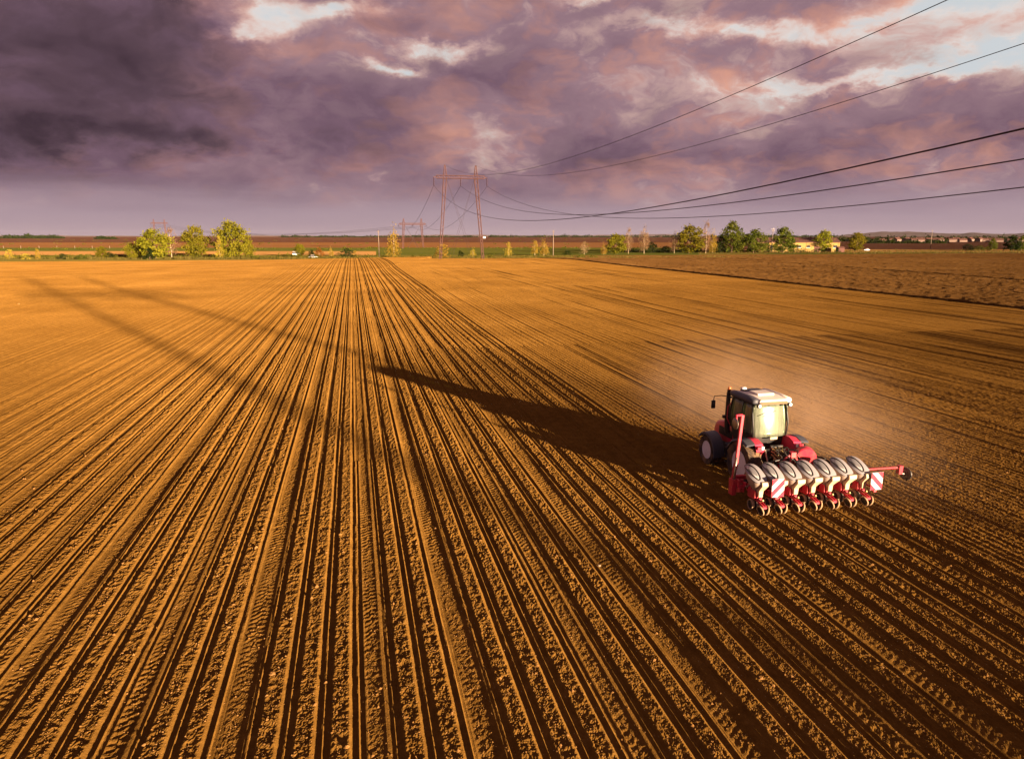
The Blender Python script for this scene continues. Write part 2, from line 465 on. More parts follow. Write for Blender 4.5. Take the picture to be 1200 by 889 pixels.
def seedbed_height(u, v, lod):
    """harrowed soil: fine even lines, with a few deeper ones"""
    uw = u + .05 * vn(v / 14.0, u / 3.0, 20)
    per = .31 if lod < 3 else .62
    ph = uw / per
    pi_ = np.floor(ph)
    h = .016 * np.cos(2 * np.pi * ph) * (.5 + 1.1 * (_h(pi_, pi_ * 0, 27))) * (.7 + vn(pi_ * 1.3, v / 12.0, 28))
    h = h + .022 * vn(uw / .9, v / 60.0, 22) + .05 * vn(uw / 3.4, v / 90., 23)
    g = (u + .25 * vn(v / 30, u * 0, 24)) / 2.6
    gi = np.floor(g + .5); gx = (g - gi) * 2.6 + .9 * vn(gi * 7.7, gi * 0, 25)
    st = np.clip(vn(gi * 3.7, v / 30.0, 26) * 2.0 + .30, 0, 1.1)
    return h - .060 * st * np.exp(-(gx / .10) ** 2) + .03 * st * np.exp(-((gx - .2) / .12) ** 2)


SOWN_U0 = UC - 7.5 * PASSW


def height(u, v, lod=0):
    planted = np.where(v < PLANTER_V + .2, 1 - sst(u, UC + 2.32, UC + 2.42), 1 - sst(u, UC - 2.55, UC - 2.40))
    left = sst(u, SOWN_U0, SOWN_U0 + .15)
    planted = planted * left
    hr, plat = row_height(u, v, lod < 2)
    hr = hr * (.55 + .45 * sst(u, SOWN_U0 + 3, SOWN_U0 + 12))
    hs = seedbed_height(u, v, lod)
    z = hr * planted + hs * (1 - planted)
    rough = (.10 + .90 * plat) * planted + .46 * (1 - planted)
    rough = rough * (.75 + .9 * np.clip(vn(u / 1.7, v / 2.6, 35) + .3, 0, 1))
    if lod <= 3:
        a1, b1 = u * .8 + v * .6, v * .8 - u * .6
        a2, b2 = u * .5 - v * .866, v * .5 + u * .866
        n = vn(a2 / .6, b2 / .6, 34) * .012 + vn(a1 / .21, b1 / .21, 31) * .020
        far = np.where(planted > .5, 1.0, 1 - .85 * sst(v, 20, 58))
        if lod <= 2: n = n * far + vn(a2 / .10, b2 / .10, 32) * .028 * far
        if lod == 3: n = n * np.where(planted > .5, 1.0, .3)
        if lod <= 1: n = n + np.maximum(vn(a1 / .058, b1 / .058, 33), -.1) * .034
        z = z + n * rough
    jit = (_h(np.floor(u * 997), np.floor(v * 991), 37) - .5)
    z = z + jit * (.024, .030, .034, .012, .006)[lod] * np.where(planted > .5, 1.0, (1 - .65 * sst(v, 20, 58)) if lod < 3 else 1.0) * np.where(planted > .5, np.where(plat < .3, rough * .5, rough), rough)
    return z + zl(u, v)


def grid_mesh(us, vs, zf, bm_v, bm_f, off):
    U_, V_ = np.meshgrid(us, vs)
    z = zf(U_, V_)
    X = U_ * UX + V_ * VX; Y = U_ * UY + V_ * VY
    co = np.stack([X, Y, z], -1).reshape(-1, 3)
    nu, nv = len(us), len(vs)
    i = np.arange(nu - 1)[None, :] + np.arange(nv - 1)[:, None] * nu
    f = np.stack([i, i + 1, i + nu + 1, i + nu], -1).reshape(-1, 4) + off
    bm_v.append(co); bm_f.append(f); return off + len(co)


def np_mesh(name, vlist, flist, smooth=True):
    v = np.concatenate(vlist).astype(np.float32); f = np.concatenate(flist).astype(np.int32)
    m = bpy.data.meshes.new(name)
    m.vertices.add(len(v)); m.vertices.foreach_set('co', v.ravel())
    m.loops.add(f.size); m.loops.foreach_set('vertex_index', f.ravel())
    m.polygons.add(len(f)); m.polygons.foreach_set('loop_start', np.arange(0, f.size, f.shape[1], dtype=np.int32))
    m.polygons.foreach_set('use_smooth', np.full(len(f), smooth))
    m.update(calc_edges=True); return m


FV, FF, off = [], [], 0
bands = [(7.9, 16.0, .028, .036, 0), (15.96, 30.0, .043, .068, 1), (29.93, 60.0, .068, .19, 2), (59.8, 130.0, .105, .72, 3), (129.3, FIELD_V1, .14, 2.2, 4)]
for v0, v1, du, dvv, lod in bands:
    ul = -.43 * v1 - 5; ur = min(1.15 * v1 + 6, FIELD_U1)
    cut0, cut1 = SOWN_U0 - .1, (UC + 2.6 if v0 < PLANTER_V else UC - 2.3)
    sd = du * (1.6, 1.5, 1.3, 1.7, 2.4)[lod]
    us = np.concatenate([np.arange(ul, cut0, sd), np.arange(max(ul, cut0), min(cut1, ur), du), np.arange(cut1, ur, sd) if ur > cut1 else [], [ur]])
    vs = np.append(np.arange(v0, v1, dvv), v1)
    off = grid_mesh(us, vs, lambda a, b, l=lod: height(a, b, l), FV, FF, off)
# the same field around and behind the viewer, coarse
off = grid_mesh(np.arange(-170, FIELD_U1 + .1, 2.0), np.arange(-170, 131, 2.0), lambda a, b: zl(a, b) - .20, FV, FF, off)
field = obj('field', np_mesh('field', FV, FF, False), M['soil'])
tag(field, 'tilled brown field with straight sown rows running to the horizon', None, None, 'structure')

# the rougher ploughed strip to the right of the sown field
def rough_z(u, v):
    z = vn(u / 1.3, v / 1.1, 41) * .16 + vn(u / .55, v / .6, 42) * .13 + vn(u / 5, v / 30, 43) * .12
    z = z - .28 * np.exp(-((u - FIELD_U1 - .8) / .5) ** 2) + .15 * np.exp(-((u - FIELD_U1 - 2.0) / .6) ** 2)
    dead = (np.abs(u - 130 - .1 * v) < .8) * -.2
    return z + dead + zl(u, v) + .02


RV, RF = [], []
us = np.concatenate([np.arange(FIELD_U1 - .1, FIELD_U1 + 4, .3), np.arange(FIELD_U1 + 4, 150, .55), np.arange(150, 430, 1.4)])
vs = np.concatenate([np.arange(62, 150, .55), np.arange(150, 252, 1.1), np.arange(252, 372, 2.5)])
grid_mesh(us, vs, rough_z, RV, RF, 0)
pf = obj('ploughed_field', np_mesh('ploughed_field', RV, RF, False), M['rough_soil'])
tag(pf, 'rough cloddy ploughed strip beyond the dark furrow at the right', None, None, 'structure')

# the plain: one sheet to the horizon, with parcels of land lying on it
def sheet(name, pts, z, mat, label, nx=1):
    m = MB(); m.add([(x, y, z) for x, y in pts], [tuple(range(len(pts)))])
    o = m.build(name, mat); tag(o, label, None, None, 'structure'); return o


gm = MB(); NN = 96
gm.add([(0, 0, PLAIN_Z - .9)] + [(11000 * math.cos(2 * math.pi * k / NN), 11000 * math.sin(2 * math.pi * k / NN), PLAIN_Z - .9) for k in range(NN)],
       [(0, 1 + k, 1 + (k + 1) % NN) for k in range(NN)])
tag(gm.build('ground', M['plain']), 'flat farmland plain reaching to the horizon', None, None, 'structure')


def parcel(name, x0, x1, D0, D1, mat, label, z=PLAIN_Z, skew=0.0):
    """a strip of land from image column x0 to x1 between two distances"""
    q = []
    for D, xa, xb in ((D0, x0, x1), (D1, x0, x1)):
        q.append([((xa - CX) / 837 * D, D + skew * (xa - CX) / 600), ((xb - CX) / 837 * D, D + skew * (xb - CX) / 600)])
    n = 24
    vsx = []
    for row in q:
        for i in range(n + 1):
            t = i / n; vsx.append((row[0][0] + (row[1][0] - row[0][0]) * t, row[0][1] + (row[1][1] - row[0][1]) * t))
    mb = MB(); mb.add([(x, y, z) for x, y in vsx], [(i, i + 1, n + 2 + i, n + 1 + i) for i in range(n)])
    return tag(mb.build(name, mat), label, None, None, 'structure')


def Dp(dy): return (CAM_H - PLAIN_Z) * 837 / dy


parcel('grass_verge', -260, 900, 300, Dp(22.5), M['verge'], 'grassy verge along the far end of the sown field', PLAIN_Z - .06)
parcel('stubble_strip', -260, 440, Dp(22.5), Dp(18), M['tan_field'], 'pale tan stubble strip behind the left trees')
parcel('wheat_field', 440, 820, Dp(22.5), Dp(14), M['crop'], 'bright green young wheat behind the tall pylon')
parcel('wheat_strip', -260, 440, Dp(18), Dp(14), M['crop'], 'thin green strip of young wheat behind the left trees')
parcel('brown_parcel', -260, 820, Dp(14), Dp(8), M['orange_field'], 'orange brown fallow parcel in the middle distance')
parcel('dark_ploughland', -260, 820, Dp(8), 6500, M['dark_plough'], 'dark ploughed land below the horizon')
parcel('green_margin', 900, 1460, 345, Dp(19.5), M['crop'], 'green grass strip at the far end of the ploughed field', PLAIN_Z - .05)
parcel('dry_grass_strip', 820, 1460, Dp(19.5), Dp(16), M['tan_field'], 'dry tan grass strip along the road at right')
parcel('brown_ploughland', 820, 1460, Dp(16), 6500, M['dark_plough'], 'dark brown ploughed land in front of the village')
parcel('verge_turf', 800, 900, 330, Dp(19.5), M['verge'], 'grassy patch under the right tree row', PLAIN_Z - .05)

# far hills
def hills(name, az0, az1, D, hgt, seed, label):
    n = 120; mb = MB(); vs_ = []
    for r, (dd, hh) in enumerate(((D, 0.0), (D + 350, 1.0), (D + 900, .9), (D + 1400, 0.0))):
        for i in range(n + 1):
            t = i / n; a = az0 + (az1 - az0) * t
            e = min(1, min(t, 1 - t) * 6)
            nz = sum(float(vn(np.array([t * 9.0 * 2 ** o]), np.array([seed + .3]), seed + o)[0]) / 2 ** o for o in range(5))
            vs_.append((dd * math.sin(a), dd * math.cos(a), PLAIN_Z - .5 + hgt * hh * max(.04, .55 + nz) * (e * e * (3 - 2 * e))))
    mb.add(vs_, [(r * (n + 1) + i, r * (n + 1) + i + 1, (r + 1) * (n + 1) + i + 1, (r + 1) * (n + 1) + i) for r in range(3) for i in range(n)])
    return tag(mb.build(name, M['hill'], smooth=True), label, None, None, 'structure')


hills('hills', R(22), R(50), 8000, 58, 3, 'low bluish hills behind the village at right')
hills('low_ridge', R(-14), R(24), 8600, 30, 9, 'faint low ridge on the horizon behind the tall pylon')
hills('far_ridge', R(-50), R(-12), 8800, 20, 14, 'faint ridge on the left horizon')

# ------------------------------------------------------------------ tractor (x right, y forward, z up; origin under the rear axle)
T_U, T_V = 15.60, 23.5
tx, ty = W(T_U, T_V)
tractor = empty('tractor', (tx, ty, -.03), -ROW_AZ)
tag(tractor, 'red farm tractor with cream cab roof and dark wheels pulling the planter', 'tractor')


def wheel(name, cx, cy, r, w, n_lug, parent, rim_r):
    t = MB()
    hw = w / 2
    prof = [(-hw * .72, rim_r), (-hw * .95, rim_r + .05), (-hw, r - .16), (-hw * .93, r - .07), (-hw * .6, r - .045), (0, r - .035),
            (hw * .6, r - .045), (hw * .93, r - .07), (hw, r - .16), (hw * .95, rim_r + .05), (hw * .72, rim_r)]
    t.lathe_x(prof, 40, closed=True)
    for k in range(n_lug):                                   # chevron lugs, left and right half staggered
        for s in (-1, 1):
            a0 = 2 * math.pi * (k + (.5 if s > 0 else 0)) / n_lug
            da = .30
            q = []
            for xx, aa, ro, wd in ((0.02 * s, a0 + da, r, .055), (s * hw * .96, a0, r - .03, .085)):
                for rr in (ro - .075, ro):
                    for sg in (-1, 1):
                        an = aa + sg * wd / r * .5
                        q.append((xx, rr * math.cos(an), rr * math.sin(an)))
            t.add(q, [(0, 1, 3, 2), (4, 6, 7, 5), (2, 3, 7, 6), (0, 4, 5, 1), (0, 2, 6, 4), (1, 5, 7, 3)])
    wo = t.build(name, M['rubber'], parent, smooth=True, loc=(cx, cy, r), auto=35)
    s = -1 if cx < 0 else 1
    d = MB()
    d.lathe_x([(s * hw * .80, rim_r + .03), (s * hw * .86, rim_r + .005), (s * hw * .72, rim_r - .02), (s * hw * .62, rim_r - .06), (s * hw * .30, rim_r - .10),
               (s * hw * .22, rim_r * .55), (s * hw * .34, rim_r * .46), (s * hw * .36, .14), (s * hw * .62, .125), (s * hw * .66, .05), (s * hw * .66, .01)], 36)
    d.lathe_x([(-s * hw * .80, rim_r + .02), (-s * hw * .6, rim_r - .04), (s * hw * .1, rim_r - .09), (s * hw * .1, .02)], 36)
    for k in range(8):
        a = 2 * math.pi * k / 8
        d.tube([(s * hw * .30, .22 * math.cos(a), .22 * math.sin(a)), (s * hw * .46, .22 * math.cos(a), .22 * math.sin(a))], .022, 6)
    d.build('rim', M['rim'], wo, smooth=True, auto=30)
    d = MB(); d.lathe_x([(s * hw * .36, .19), (s * hw * .64, .17), (s * hw * .78, .11), (s * hw * .80, .01)], 20)
    d.build('hub', M['dgrey'], wo, smooth=True, auto=30)
    d = MB(); d.lathe_x([(s * hw * .34, rim_r * .62), (s * hw * .35, rim_r * .66), (s * hw * .33, rim_r * .72)], 28)
    d.build('rim_ring', M['dgrey'], wo, smooth=True, auto=30)
    return wo


RW, RR = .54, .925
for s in (-1, 1):
    wheel('rear_wheel', s * 1.03, 0, RR, RW, 19, tractor, .50)
    wheel('front_wheel', s * 1.00, 2.73, .665, .42, 17, tractor, .36)
b = MB()
b.box((0, .75, .95), (.26, 1.15, .30)); b.box((0, 0, .95), (.42, .34, .34)); b.tube([(-.95, 0, .925), (.95, 0, .925)], .15, 12)
b.box((0, 2.75, .72), (.30, .9, .18)); b.tube([(-.85, 2.73, .665), (.85, 2.73, .665)], .10, 10)
b.box((0, -.30, 1.15), (.34, .14, .36)); b.box((0, 3.75, .68), (.42, .22, .22))
b.build('chassis', M['black'], tractor, bevel=.02, segs=1)
b = MB()                                                     # bonnet, tapering forwards
rg = []
for y, hw, zt, zb in ((1.35, .46, 1.98, 1.10), (1.9, .45, 1.97, 1.05), (2.8, .42, 1.90, 1.02), (3.5, .37, 1.72, 1.0), (3.72, .30, 1.52, .98)):
    rg.append([(-hw, y, zb), (-hw, y, zt - .2), (-hw * .86, y, zt - .06), (-hw * .55, y, zt), (hw * .55, y, zt), (hw * .86, y, zt - .06), (hw, y, zt - .2), (hw, y, zb)])
b.rings(rg); b.build('bonnet', M['red'], tractor, smooth=True, auto=40)
for s in (-1, 1):
    b = MB(); b.box((s * .445, 2.5, 1.45), (.012, .55, .17)); b.build('side_grille', M['black'], tractor)
# front mudguards: dark curved strips over the front wheels
for s in (-1, 1):
    b = MB(); rg = []
    for k in range(13):
        a = R(-8 + 150 * k / 12); ro = .80; ri = .765
        w0, w1 = s * .78, s * 1.25
        y0, z0 = 2.73 - ro * math.cos(a), .665 + ro * math.sin(a); y1, z1 = 2.73 - ri * math.cos(a), .665 + ri * math.sin(a)
        rg.append([(w0, y0, z0), (w1, y0, z0 - .03), (w1 + s * .012, y1, z1 - .10), (w1, y1, z1 - .05), (w0, y1, z1)])
    b.rings(rg); b.build('front_mudguard', M['dgrey'], tractor, smooth=True, auto=40)
# rear mudguards: flat topped red shells with a dark outer lip and a tail lamp
for s in (-1, 1):
    b = MB(); rg = []
    pr = [(.95, 1.00), (.82, 1.46), (.50, 1.80), (.10, 1.95), (-.28, 1.96), (-.58, 1.86), (-.72, 1.62)]
    for y, z in pr:
        rg.append([(s * .66, y, z), (s * .98, y, z - .02), (s * .98, y * .97, z - .06), (s * .66, y * .97, z - .05)])
    b.rings(rg)
    ring2 = [[(s * .66, y, z), (s * .665, y, z), (s * .69, y * .6, .98 + (z - .98) * .45), (s * .66, y * .6, .98 + (z - .98) * .45)] for y, z in pr]
    b.rings(ring2)
    fo = b.build('rear_mudguard', M['red'], tractor, smooth=True, auto=40)
    b = MB(); rg = []
    for y, z in pr[:6]:
        rg.append([(s * .98, y * 1.01, z + .004), (s * 1.31, y * 1.01, z - .03), (s * 1.35, y * .98, z - .11), (s * .98, y * .98, z - .05)])
    b.rings(rg); b.build('mudguard_lip', M['dgrey'], fo, smooth=True, auto=40)
    b = MB(); b.box((s * .90, -.745, 1.74), (.075, .035, .06)); b.build('tail_lamp', M['sign_red'], fo, bevel=.01, segs=1)
    b = MB(); b.box((s * .75, -.745, 1.74), (.055, .035, .06)); b.build('reversing_lamp', M['lampglass'], fo, bevel=.01, segs=1)
# cab
b = MB(); rg = []
for z, x, yr, yf in ((1.30, .62, .20, 1.55), (1.75, .66, .12, 1.66), (2.02, .70, .08, 1.72)):
    rg.append([(-x, yr, z), (x, yr, z), (x, yf, z), (-x, yf, z)])
b.rings(rg); b.build('cab_base', M['black'], tractor, bevel=.02, segs=1)
YT = 3.26
for sx_ in (-1, 1):
    for (y0, y1, wd) in ((.02, .20, .035), (.86, .80, .025), (1.74, 1.62, .035)):
        b = MB(); b.tube([(sx_ * .71, y0, 1.95), (sx_ * .76, y0 - .02, 2.45), (sx_ * .745, (y0 + y1) / 2, 2.9), (sx_ * .70, y1, YT)], wd, 8)
        b.build('cab_pillar', M['black'], tractor, smooth=True)


def pane(name, grid, parent=tractor, mat='glass', thick=.012):
    nr, nc = len(grid), len(grid[0]); mb = MB()
    mb.add([p for r in grid for p in r], [(i * nc + j, i * nc + j + 1, (i + 1) * nc + j + 1, (i + 1) * nc + j) for i in range(nr - 1) for j in range(nc - 1)])
    o = mb.build(name, M[mat], parent, smooth=True)
    md = o.modifiers.new('solid', 'SOLIDIFY'); md.thickness = thick; return o


g_ = []
for i in range(9):                                            # rear window: bowed outwards and leaning
    t = i / 8; z = 1.95 + (YT - 1.97) * t; row = []
    for jx in range(13):
        q = -1 + 2 * jx / 12; hw = .68 + .03 * math.sin(math.pi * t)
        row.append((q * hw, .02 - .12 * (1 - q * q) - .03 * math.sin(math.pi * t) + .20 * t, z))
    g_.append(row)
rw = pane('rear_window', g_)
b = MB(); b.tube([(.08, -.15, 3.02), (-.30, -.16, 2.86), (-.46, -.13, 2.80)], .012, 6); b.build('wiper', M['black'], rw)
for s in (-1, 1):
    for ya, yb in ((.10, .82), (.88, 1.70)):
        g_ = [[(s * (.70 + .05 * math.sin(math.pi * (i / 6) * .85 + .2)), ya + (yb - ya) * j / 3 - .05 * (i / 6), 1.98 + (YT - 2.0) * i / 6) for j in range(4)] for i in range(7)]
        pane('side_window', g_)
g_ = [[(-.68 + 1.36 * j / 6, 1.74 - .10 * i / 4 + .05 * (1 - (j / 3 - 1) ** 2), 1.98 + (YT - 2.0) * i / 4) for j in range(7)] for i in range(5)]
pane('windscreen', g_)
b = MB()                                                      # seat and steering column inside
b.box((0, .62, 2.0), (.26, .26, .08)); b.box((0, .36, 2.35), (.24, .06, .34), rx=.1); b.build('driver_seat', M['black'], tractor, bevel=.04)
b = MB(); b.tube([(0, 1.45, 1.9), (0, 1.22, 2.28)], .03, 8)
b.tube([(.19 * math.cos(a), 1.22 + .06 * math.sin(a), 2.28 + .17 * math.sin(a)) for a in [2 * math.pi * k / 16 for k in range(17)]], .016, 6)
b.build('steering_wheel', M['black'], tractor)
# roof: cream centre, dark grey rounded rails along both sides, hatch, receiver dome
b = MB(); rg = []
for y, hw, z0, z1 in ((-.16, .56, 3.30, 3.38), (-.10, .60, 3.27, 3.44), (.45, .62, 3.27, 3.50), (1.15, .62, 3.27, 3.50), (1.65, .58, 3.28, 3.45), (1.86, .48, 3.30, 3.40)):
    rg.append([(-hw, y, z0), (-hw, y, z1 - .05), (-hw * .9, y, z1), (hw * .9, y, z1), (hw, y, z1 - .05), (hw, y, z0)])
b.rings(rg); roof = b.build('cab_roof', M['cream'], tractor, smooth=True, auto=30)
b = MB(); rg = []
for y, hw, z1 in ((.42, .34, 3.50), (.46, .36, 3.565), (1.05, .36, 3.575), (1.12, .33, 3.50)):
    rg.append([(-hw, y, 3.46), (-hw, y, z1), (hw, y, z1), (hw, y, 3.46)])
b.rings(rg); b.build('roof_panel', M['cream'], roof, bevel=.02)
b = MB(); b.box((-.05, 1.40, 3.495), (.40, .20, .035)); b.build('roof_hatch', M['dgrey'], roof, bevel=.02)
for s in (-1, 1):
    b = MB(); rg = []
    for y, rr in ((-.04, .08), (.02, .14), (.5, .16), (1.2, .16), (1.66, .14), (1.84, .06)):
        rg.append([(s * .70 + rr * 1.1 * math.cos(2 * math.pi * k / 14), y, 3.355 + rr * .95 * math.sin(2 * math.pi * k / 14)) for k in range(14)])
    b.rings(rg); b.build('roof_rail', M['dgrey'] if s < 0 else M['cream'], roof, smooth=True, auto=50)
b = MB(); b.box((0, -.145, 3.325), (.555, .02, .055)); b.build('rear_grille', M['mesh_grille'], roof)
rg = [[(-.28 + rr * math.cos(2 * math.pi * k / 16), 1.62 + rr * math.sin(2 * math.pi * k / 16), 3.43 + zz) for k in range(16)] for rr, zz in ((.13, 0), (.13, .09), (.11, .14), (.05, .16))]
b = MB(); b.rings(rg); b.build('receiver_dome', M['white'], roof, smooth=True, auto=50)
for s in (-1, 1):
    b = MB(); b.box((s * .66, -.17, 3.24), (.085, .05, .07)); wl = b.build('work_lamp', M['black'], tractor, bevel=.012, segs=1)
    b = MB(); b.lathe_x([(0, .068), (.012, .06), (.02, .001)], 14)
    b.build('lamp_lens', M['lampglass'], wl, smooth=True, loc=(s * .66, -.222, 3.24), rot=(0, 0, R(-90)))
# exhaust stack with beacon, left of the bonnet
b = MB(); b.tube([(-.62, 2.05, 1.55), (-.66, 2.05, 1.75), (-.70, 2.03, 2.1), (-.70, 2.02, 3.3)], [.11, .11, .10, .085], 12)
b.tube([(-.70, 2.02, 3.3), (-.70, 2.0, 3.42)], .07, 12)
ex = b.build('exhaust_stack', M['black'], tractor, smooth=True, auto=40)
b = MB(); b.tube([(-.70, 1.98, 3.42), (-.70, 1.97, 3.54)], [.075, .055], 12); b.build('beacon', M['orange_lens'], ex, smooth=True, auto=40)
b = MB(); b.tube([(-.70, 2.02, 2.30), (-.70, 1.72, 2.34)], .03, 6); b.box((-.80, 2.0, 2.29), (.12, .05, .06)); b.build('bracket', M['black'], ex)
b = MB(); b.tube([(-.70, 2.0, 3.1), (-.70, 1.72, 3.14)], .025, 6); b.build('bracket', M['black'], ex)
for s in (-1, 1):
    b = MB(); b.tube([(s * .72, 1.70, 3.18), (s * 1.1, 1.88, 3.22), (s * 1.40, 1.92, 3.20), (s * 1.43, 1.92, 3.02)], .018, 6); ma = b.build('mirror_arm', M['black'], tractor)
    b = MB(); b.box((s * 1.43, 1.92, 2.86), (.085, .035, .17)); b.build('mirror', M['black'], ma, bevel=.02)
# grab rail, steps, fuel tank
b = MB(); b.tube([(-.80, 1.62, 2.05), (-.90, 1.70, 2.3), (-.88, 1.70, 2.8), (-.78, 1.64, 2.95)], .02, 6); b.build('grab_rail', M['red2'], tractor)
b = MB(); b.box((-.62, 1.55, .95), (.20, .42, .26)); b.build('fuel_tank', M['black'], tractor, bevel=.06)
for k in range(3):
    b = MB(); b.box((-.92, 1.30, .55 + .3 * k), (.12, .2, .018)); b.build('step', M['black'], tractor)
b = MB(); b.box((.62, 1.55, .95), (.20, .42, .26)); b.build('battery_box', M['black'], tractor, bevel=.06)
# number plate lamp and white plate under the rear window
b = MB(); b.box((.05, -.20, 1.93), (.15, .012, .05)); b.build('number_plate', M['pale_cream'], tractor)
# rear hydraulics: couplers, hoses, lift arms
b = MB()
rnd = random.Random(3)
for i in range(4):
    for j in range(3):
        x, z = -.2 + .135 * i, 1.38 + .13 * j
        b.tube([(x, -.50, z), (x + rnd.uniform(-.02, .02), -.62, z - .02)], .034, 8)
b.build('hydraulic_couplers', M['brass'], tractor, smooth=True, auto=40)
b = MB(); b.box((0.02, -.46, 1.52), (.27, .05, .20)); b.build('valve_block', M['black'], tractor, bevel=.02, segs=1)
for k in range(15):
    x0, z0 = -.2 + .135 * (k % 4), 1.38 + .13 * (k % 3); x1 = rnd.uniform(-.55, .55)
    sag = rnd.uniform(.15, .5)
    p0, p3 = (x0, -.62, z0), (x1, -1.45, rnd.uniform(.85, 1.25)); pts = []
    for i in range(11):
        t = i / 10
        pts.append((p0[0] + (p3[0] - p0[0]) * t + .14 * math.sin(math.pi * t) * rnd.choice((-1, 1)) * .6, p0[1] + (p3[1] - p0[1]) * t - .1 * math.sin(math.pi * t),
                    p0[2] + (p3[2] - p0[2]) * t + (sag if k % 2 else -sag * .6) * math.sin(math.pi * t)))
    b = MB(); b.tube(pts, .020, 6); b.build('hydraulic_hose', M['brass'] if k % 2 == 0 else M['black'], tractor, smooth=True)
for s in (-1, 1):
    b = MB(); b.tube([(s * .42, -.30, .80), (s * .48, -1.0, .68), (s * .50, -1.42, .66)], [.06, .055, .05], 8); la = b.build('lift_arm', M['dgrey'], tractor, smooth=True)
    b = MB(); b.tube([(s * .40, -.40, 1.50), (s * .47, -.95, .72)], .032, 8); b.tube([(s * .40, -.40, 1.50), (s * .34, -.1, 1.45)], .07, 8); b.build('lift_rod', M['steel'], la, smooth=True)
b = MB(); b.tube([(0, -.42, 1.22), (0, -1.40, 1.18)], .04, 8); b.build('top_link', M['steel'], tractor, smooth=True)
b = MB(); b.tube([(0, -.42, .72), (0, -.9, .70), (0, -1.5, .72)], [.07, .09, .07], 10); b.build('drive_shaft', M['black'], tractor, smooth=True, auto=40)

# ------------------------------------------------------------------ planter (origin on the ground below the press wheels, middle row)
px0, py0 = W(UC, PLANTER_V)
planter = empty('row_planter', (px0, py0, -.03), -ROW_AZ)
tag(planter, 'red seven row seed planter with grey hoppers behind the tractor', 'planter')
b = MB()
b.box((0, 1.45, .92), (2.55, .075, .075)); b.box((0, 1.12, .70), (2.50, .06, .06))
for x in (-2.45, -1.4, -.7, 0, .7, 1.4, 2.45): b.box((x, 1.28, .81), (.04, .20, .13))
b.build('toolbar', M['red2'], planter, bevel=.012, segs=1)
b = MB()                                                      # three point headstock
for s in (-1, 1):
    b.box((s * .45, 1.62, .95), (.05, .12, .42)); b.tube([(s * .45, 1.60, 1.32), (0, 1.62, 1.62)], .05, 8); b.tube([(0, 1.60, 1.60), (s * .42, 1.30, .95)], .035, 8)
b.box((0, 1.62, 1.58), (.10, .10, .10)); b.build('headstock', M['red2'], planter)
# vacuum fan: a big red drum standing on the toolbar
b = MB()
b.lathe_x([(-.19, .05), (-.19, .34), (-.15, .38), (.15, .38), (.19, .34), (.19, .05)], 32); b.box((0, .28, -.12), (.16, .18, .16)); b.box((0, -.05, -.36), (.22, .22, .08))
fan = b.build('vacuum_fan', M['red2'], planter, smooth=True, loc=(.62, 1.72, 1.42), rot=(0, 0, R(68)), auto=40)
b = MB(); b.lathe_x([(.19, .20), (.24, .18), (.24, .02)], 20); b.build('fan_inlet', M['black'], fan, smooth=True)
b = MB(); b.box((0.25, .12, -.02), (.07, .07, .42)); b.build('fan_bracket', M['red2'], fan, bevel=.02)
for i, x in enumerate((-1.9, -1.1, .2, 1.0, 1.8)):
    b = MB(); pts = []
    for k in range(9):
        t = k / 8; pts.append((.62 + (x - .62) * t, 1.62 - .05 * t, 1.25 + .30 * math.sin(math.pi * t) - .30 * t))
    b.tube(pts, .035, 8); b.build('air_hose', M['black'], planter, smooth=True)


def disc_wheel(name, mat_out, mat_in, parent, loc, r, w, tilt_y, tilt_z, hub='hub'):
    t = MB(); t.lathe_x([(-w / 2, r * .80), (-w / 2, r * .95), (-w * .28, r), (w * .28, r), (w / 2, r * .95), (w / 2, r * .80)], 28, closed=True)
    o = t.build(name, mat_out, parent, smooth=True, loc=loc, rot=(0, tilt_y, tilt_z), auto=45)
    t = MB(); t.lathe_x([(-w * .30, .01), (-w * .30, r * .25), (-w * .12, r * .4), (-w * .2, r * .82), (w * .2, r * .82), (w * .12, r * .4), (w * .30, r * .25), (w * .30, .01)], 24)
    t.build(hub, mat_in, o, smooth=True, auto=45); return o


def lid_z(x, y):
    s2 = min(1.0, (x / .305) ** 2 + ((y - .66) / .47) ** 2)
    return 1.32 + .44 * (y - .66) + .135 * (1 - s2) ** .75


